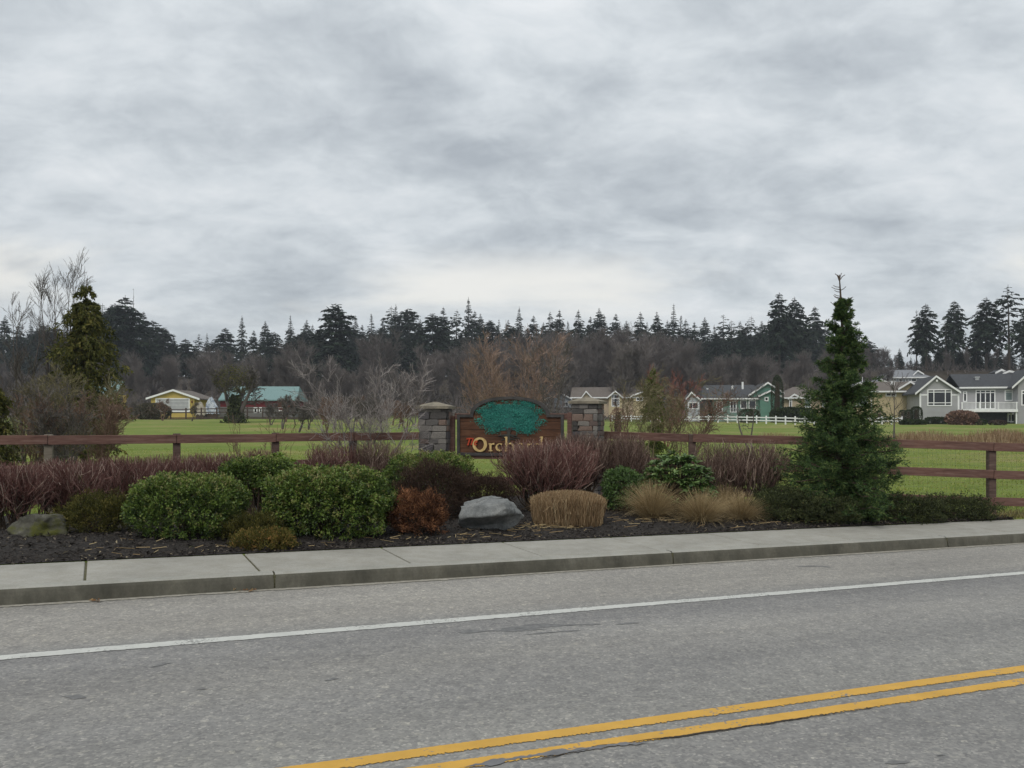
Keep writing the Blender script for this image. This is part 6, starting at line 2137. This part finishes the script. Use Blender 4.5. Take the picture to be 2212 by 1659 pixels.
def conifer(kd, i, px, ptop, Y, label, group, wid=1.0, name='conifer'):
    X = m_of(px - 1106, Y); z0 = float(gz(X, Y)); H = CAMH - (ptop - HOR) / FPX * Y - z0
    root = thing(name, label, 'tree', (X, Y, z0 - 0.1), rngF.uniform(0, 6.28), group)
    a, b = PROT[kd][i % len(PROT[kd])]
    sc = (H * wid, H * wid, H)
    obj('trunk', a, None, root, scale=sc)
    f = obj('foliage', b, None, root, scale=sc); f['kind'] = 'stuff'
    return root


rngF = np.random.default_rng(9)
RG = 'conifers of the ridge wood'
LBL = {'spire': 'narrow dark conifer rising from the wood on the ridge', 'fir': 'dark pointed fir in the wood on the ridge', 'broad': 'broad dark conifer in the wood on the ridge',
       'sparse': 'thin open conifer standing out of the ridge wood', 'tall': 'tall dark conifer with bare lower trunk in the wood'}
# outline of the ridge: (column, row of the tip, kind)
sil = [(8, 680, 'fir'), (40, 695, 'fir'), (66, 690, 'spire'), (95, 692, 'fir'), (165, 690, 'fir'), (198, 668, 'broad'), (226, 655, 'sparse'), (252, 655, 'broad'), (310, 672, 'fir'), (332, 690, 'broad'), (352, 706, 'broad'), (375, 724, 'fir'), (402, 730, 'broad'), (430, 720, 'sparse'), (447, 718, 'spire'),
       (488, 706, 'broad'), (522, 680, 'spire'), (548, 712, 'fir'), (572, 692, 'fir'), (592, 716, 'broad'), (628, 680, 'spire'), (662, 690, 'fir'), (676, 700, 'fir'), (692, 712, 'broad'), (748, 690, 'broad'), (770, 680, 'spire'), (782, 700, 'fir'), (803, 676, 'spire'), (795, 705, 'sparse'), (826, 690, 'fir'), (842, 660, 'sparse'), (853, 655, 'spire'), (881, 665, 'broad'), (905, 688, 'fir'), (935, 676, 'broad'), (957, 662, 'fir'),
       (985, 668, 'sparse'), (1013, 641, 'spire'), (1025, 670, 'fir'), (1040, 676, 'fir'), (1060, 690, 'broad'), (1078, 688, 'spire'), (1098, 690, 'fir'), (1120, 660, 'spire'), (1152, 680, 'fir'), (1172, 695, 'fir'), (1190, 672, 'fir'), (1208, 668, 'fir'), (1228, 692, 'spire'), (1250, 668, 'fir'), (1275, 682, 'fir'), (1297, 664, 'fir'), (1306, 676, 'spire'), (1330, 676, 'fir'), (1352, 692, 'fir'), (1382, 672, 'fir'), (1398, 694, 'spire'), (1420, 672, 'fir'),
       (1440, 690, 'fir'), (1456, 655, 'spire'), (1470, 680, 'spire'), (1483, 688, 'fir'), (1500, 694, 'fir'), (1525, 684, 'fir'), (1545, 700, 'spire'), (1562, 678, 'sparse'), (1582, 690, 'sparse'), (1600, 692, 'fir'), (1620, 682, 'sparse'), (1645, 692, 'fir'), (1662, 690, 'fir'), (1742, 690, 'fir'), (1760, 660, 'tall'), (1785, 690, 'fir'), (1838, 700, 'sparse'), (1856, 706, 'sparse')]
for i, (px, pt, kd) in enumerate(sil):
    conifer(kd, i, px, pt, rngF.uniform(268, 318), LBL[kd], RG + ' ' + kd, {'broad': 1.25, 'spire': 0.95}.get(kd, 1.05) * rngF.uniform(0.9, 1.15))
# special ones
conifer('broad', 1, 722, 654, 238, 'great dark fir rising above the wood right of the barn', None, 1.3)
conifer('broad', 0, 268, 636, 232, 'great dark conifer with a lopsided crown above the wood left of the garage', None, 1.2)
conifer('tall', 0, 1682, 630, 240, 'tall leaning conifer at the left of a pair above the tan house', None, 1.1)
conifer('tall', 1, 1716, 640, 243, 'tall conifer at the right of a pair above the tan house', None, 1.1)
for i, (px, pt, kd, wd, lab) in enumerate([(2000, 655, 'tall', 1.25, 'tall dense conifer with pale trunk, first in the row behind the grey house'), (1980, 668, 'sparse', 0.8, 'thin conifer leaning beside the first tall one behind the grey house'), (2060, 648, 'tall', 1.1, 'tall pointed conifer, second in the row behind the grey house'),
                                           (2042, 690, 'sparse', 0.9, 'thin conifer left of the second tall one behind the grey house'), (2130, 640, 'tall', 1.35, 'broad tall conifer above the grey house deck'), (2108, 692, 'sparse', 0.9, 'thin conifer left of the broad tall one above the deck'), (2180, 614, 'sparse', 1.2, 'open airy tall pine with bare trunk at the right'), (2222, 655, 'tall', 1.2, 'tall conifer at the right edge of the row behind the grey house')]):
    conifer(kd, i, px, pt, 212 + 5 * (i % 3), lab, None, wd)
# dead snag
X, Y = at(285, 238)
bare_tree('dead_snag', 'thin dead snag poking up beside the lopsided conifer', X, Y, hfor(285, 614, 238), m_bareg, 301, spread=0.03, trunks=1, levels=(14,), t0=0.6, ang=1.3, rmin=0.05, r0=0.3, crooked=0.01)
# conifers filling the slope below the outline
FL = 'dark conifer filling the wooded slope below the ridge'
for i in range(215):
    px = rngF.uniform(-140, 1880)
    if 1000 < px < 1500 and rngF.uniform() < 0.3:
        continue
    env = np.interp(px, [-140, 150, 260, 400, 560, 720, 860, 1010, 1300, 1500, 1700, 1860], [705, 705, 690, 745, 735, 715, 705, 700, 705, 715, 705, 730])
    conifer(['fir', 'broad', 'fir', 'spire'][i % 4], i, px, env + rngF.uniform(-8, 36), rngF.uniform(270, 340), FL, 'conifers filling the slope', rngF.uniform(1.15, 1.5))
for i in range(56):     # lower wood at the right, behind the houses
    px = rngF.uniform(1860, 2290)
    conifer(['fir', 'broad', 'fir', 'spire'][i % 4], i, px, np.interp(px, [1860, 1900, 1960, 2000, 2290], [725, 758, 745, 742, 738]) + rngF.uniform(0, 34), rngF.uniform(225, 262), 'lower conifer in the wood behind the houses', 'lower conifers behind the houses', rngF.uniform(1.0, 1.4))

# leafless broad trees on the slope
m_far = MT('far_twigs', [(0.0, (0.075, 0.064, 0.059)), (0.5, (0.125, 0.108, 0.100)), (1.0, (0.195, 0.170, 0.155))], 0.9)


def far_bare_mesh(seed, kind):
    rng = np.random.default_rng(seed)
    k = 6; s = np.linspace(0, 1, k); tr_ = 3
    P = np.zeros((tr_, k, 3))
    for i in range(tr_):
        a = rng.uniform(0, 6.28)
        P[i, :, 0] = math.cos(a) * 0.16 * s + np.cumsum(rng.normal(size=k) * 0.01); P[i, :, 1] = math.sin(a) * 0.16 * s; P[i, :, 2] = s * rng.uniform(0.75, 0.97)
    P[:, 0] = (0, 0, -0.02)
    R = np.tile(0.012 * (1 - s * 0.9), (tr_, 1))
    tm = Soup(); V, Q = tube_batch(P, R, 5); tm.add(V, Q)
    sp = {'round': 0.36, 'tall': 0.22}[kind]
    P1, R1 = grow(rng, P, R, 13, 0.25, 1.0, 0.6, sp, 0.3, 0.08, 4, 0.6, 0.3, 0.45, 0.0012)
    P2, R2 = grow(rng, P1, R1, 9, 0.2, 1.0, 0.55, sp * 0.5, 0.25, 0.08, 3, 0.6, 0.4, 0.3, 0.0009)
    V, Q = tube_batch(P1, R1, 3); cr = Soup().add(V, Q, tint=0.35)
    V, Q = tube_batch(P2, R2, 3); cr.add(V, Q, tint=np.clip(rng.normal(size=len(P2)) * 0.2 + 0.5, 0, 1))
    # finest twigs as thin blades
    P3, R3 = grow(rng, P2, R2, 12, 0.1, 1.0, 0.6, sp * 0.26, 0.15, 0.06, 2, 0.8, 0.8, 0.3, 0.0011)
    V, Q = tube_batch(P3, R3, 3)
    cr.add(V, Q, tint=np.clip(rng.normal(size=len(P3)) * 0.2 + 0.55, 0, 1))
    return tm.mesh('trunk'), cr.mesh('crown')


BP_ = []
for i in range(5):
    a, b = far_bare_mesh(400 + i, 'round' if i < 3 else 'tall')
    a.materials.append(m_far); b.materials.append(m_far)
    BP_.append((a, b))


def far_bare(px, ptop, Y, i, label, group, wid=1.0):
    X = m_of(px - 1106, Y); z0 = float(gz(X, Y)); H = CAMH - (ptop - HOR) / FPX * Y - z0
    root = thing('bare_tree', label, 'tree', (X, Y, z0 - 0.1), rngF.uniform(0, 6.28), group)
    a, b = BP_[i % 5]
    obj('trunk', a, None, root, scale=(H * wid, H * wid, H))
    f = obj('crown', b, None, root, scale=(H * wid, H * wid, H)); f['kind'] = 'stuff'


FBL = 'leafless grey brown tree in the band of bare wood at the foot of the ridge'
FBG = 'bare trees at the foot of the ridge'
cnt = 0
for i in range(112):      # lower band
    px = -120 + (i + rngF.uniform(0, 1)) / 112 * 2060
    env = np.interp(px, [-120, 230, 420, 560, 700, 860, 1010, 1300, 1500, 1580, 1760, 1940], [790, 800, 790, 785, 800, 790, 775, 770, 780, 785, 780, 785])
    far_bare(px, env + rngF.uniform(-18, 40), rngF.uniform(165, 215), i, FBL, FBG, rngF.uniform(0.9, 1.35))
for i in range(62):       # the high bare stand in the middle of the ridge
    px = rngF.uniform(985, 1545)
    env = np.interp(px, [985, 1060, 1200, 1400, 1500, 1545], [745, 718, 708, 712, 730, 760])
    far_bare(px, env + 26 + rngF.uniform(0, 62), rngF.uniform(200, 250), i, 'leafless tree in the tall bare stand below the centre of the ridge', 'tall bare stand', rngF.uniform(0.8, 1.15))
for px, pt, lab in ((822, 738, 'large round leafless crown right of the great dark fir'), (1490, 785, 'large round pale leafless tree above the green house'), (640, 760, 'round leafless tree above the barn roof'), (1320, 725, 'tall rounded leafless tree in the centre of the slope'), (930, 752, 'leafless tree beside the tall bare stand')):
    far_bare(px, pt, 200, cnt, lab, None, 1.2); cnt += 1
for i in range(22):
    px = rngF.uniform(1850, 2280)
    far_bare(px, rngF.uniform(752, 790), rngF.uniform(200, 235), i + 3, 'leafless tree in the wood behind the houses at the right', 'bare trees behind the houses', 0.9)

# undergrowth of the wood, one mass
n = 46000
Yy = rngF.uniform(150, 250, n); pxs = rngF.uniform(-200, 2400, n); Xx = m_of(pxs - 1106, Yy)
zz = gz(Xx, Yy)
hgt = rngF.uniform(0.5, 1.0, n) * 5.0 * (0.6 + 0.4 * np.sin(Xx * 0.21) * np.sin(Yy * 0.17))
kk = ~((Xx > 20) & (Yy < 205))
Xx, Yy, zz, hgt = Xx[kk], Yy[kk], zz[kk], hgt[kk]; n = len(Xx)
p0 = np.stack([Xx, Yy, zz + hgt * rngF.uniform(0, 0.5, n)], -1)
dd = rnd_dirs(rngF, n) * np.array([0.6, 0.6, 0.5]) + np.array([0, 0, 0.5])
p1 = p0 + dd * (hgt * 0.5)[:, None]
V, Q = blade_batch(np.stack([p0, p1], 1), np.tile([[0.16, 0.06]], (n, 1)), rnd_dirs(rngF, n))
tag(obj('undergrowth', Soup().add(V, Q, tint=rngF.uniform(0, 0.8, n)).mesh('undergrowth'), m_far), 'tangled leafless undergrowth along the foot of the wood', kind='stuff')

# cedar at the left
def cedar(name, label, px, ptop, Y, hwpx, seed, mat, n_br=150, lean=0.0):
    rng = np.random.default_rng(seed)
    X = m_of(px - 1106, Y); z0 = float(gz(X, Y)); H = CAMH - (ptop - HOR) / FPX * Y - z0; hw = m_of(hwpx, Y)
    root = thing(name, label, 'tree', (X, Y, z0 - 0.05))
    k = 10; s = np.linspace(0, 1, k)
    tp = np.stack([lean * s ** 2 + 0.05 * np.sin(s * 6), 0.04 * np.sin(s * 5), H * s], -1); tp[0, 2] = -0.1
    V, Q = tube_batch(tp[None], (0.10 * (1 - s) + 0.012)[None], 7); tm = Soup().add(V, Q)
    hf = np.sort(np.concatenate([rng.uniform(0.06, 0.86, n_br - 7), rng.uniform(0.87, 0.985, 7)])); az_ = np.arange(n_br) * 2.399
    L = hw * np.interp(hf, [0, 0.2, 0.5, 0.74, 0.85, 0.9, 1], [0.95, 1.0, 0.92, 0.78, 0.45, 0.24, 0.16]) * rng.uniform(0.3, 1.3, n_br) ** 1.2
    base = np.stack([np.interp(hf, s, tp[:, i]) for i in range(3)], -1)
    q = np.linspace(0, 1, 5); d = np.stack([np.cos(az_), np.sin(az_), 0 * az_], -1)
    P = base[:, None] + d[:, None] * (L[:, None] * q)[:, :, None]
    P[:, :, 2] += L[:, None] * (0.45 * q - 0.62 * q ** 2)
    V, Q = tube_batch(P, np.tile(np.linspace(0.016, 0.005, 5), (n_br, 1)), 3); tm.add(V, Q)
    obj('trunk', tm.mesh('trunk'), m_bark, root)
    P1, R1 = grow(rng, P, np.full((n_br, 5), 0.004), 15, 0.15, 1.0, 0.8, hw * 0.34, -0.5, 0.06, 4, 0.6, 0.5, 0.3)
    fac = np.repeat(np.clip(L / hw / 0.55, 0.25, 1.15), 15)[:, None, None]
    P1 = P1[:, :1] + (P1 - P1[:, :1]) * fac
    per = 11
    par = np.repeat(np.arange(len(P1)), per); m = len(par)
    x = rng.uniform(0, 1, m) * 3; i = np.clip(x.astype(int), 0, 2); f = (x - i)[:, None]
    c = P1[par, i] * (1 - f) + P1[par, i + 1] * f; T = unit(P1[par, i + 1] - P1[par, i])
    D = unit(T + rng.normal(size=(m, 3)) * 0.55 + np.array([0, 0, -0.3]))
    LL = 0.11 * rng.uniform(0.6, 1.3, m) * (hw / 1.0) ** 0.3
    V, Tt = leaf_batch(c, D, rnd_dirs(rng, m), LL, LL * 0.38, 0.1)
    fo = Soup().add(V, tris=Tt, tint=np.clip(0.4 + np.repeat(rng.normal(size=len(P1)) * 0.2, per) + rng.normal(size=m) * 0.12, 0, 1))
    f = obj('foliage', fo.mesh('foliage'), mat, root); f['kind'] = 'stuff'


cedar('cedar_tree', 'olive green drooping cedar with a thin nodding top at the left', 183, 598, 26.5, 74, 501, m_ced, 190, 0.12)
cedar('evergreen_tree', 'dark green cedar at the left edge behind the fence', -12, 800, 20, 34, 502, m_ced, 110)
cedar('evergreen_tree', 'slim golden green young cedar behind the fence among the twisted trees', 1412, 788, 30, 24, 503, MT('gold_cedar', [(0.0, (0.035, 0.05, 0.01)), (0.5, (0.085, 0.11, 0.018)), (1.0, (0.15, 0.17, 0.03))], 0.7, 0.15), 80)

# ------------------------------------------------------------------ the air
hz = MB().box(-1500, -480, -4, 1000, 1900, 75).build('haze', None)
hm = bpy.data.materials.new('haze_air'); hm.use_nodes = True
hn = hm.node_tree; hn.nodes.clear()
ho = hn.nodes.new('ShaderNodeOutputMaterial'); hv = hn.nodes.new('ShaderNodeVolumePrincipled')
hv.inputs['Color'].default_value = (0.86, 0.92, 1.0, 1)
hv.inputs['Density'].default_value = 0.00024
hn.links.new(hv.outputs[0], ho.inputs['Volume'])
hz.data.materials.append(hm)
tag(hz, 'thin pale haze over the fields and the wood', kind='stuff')
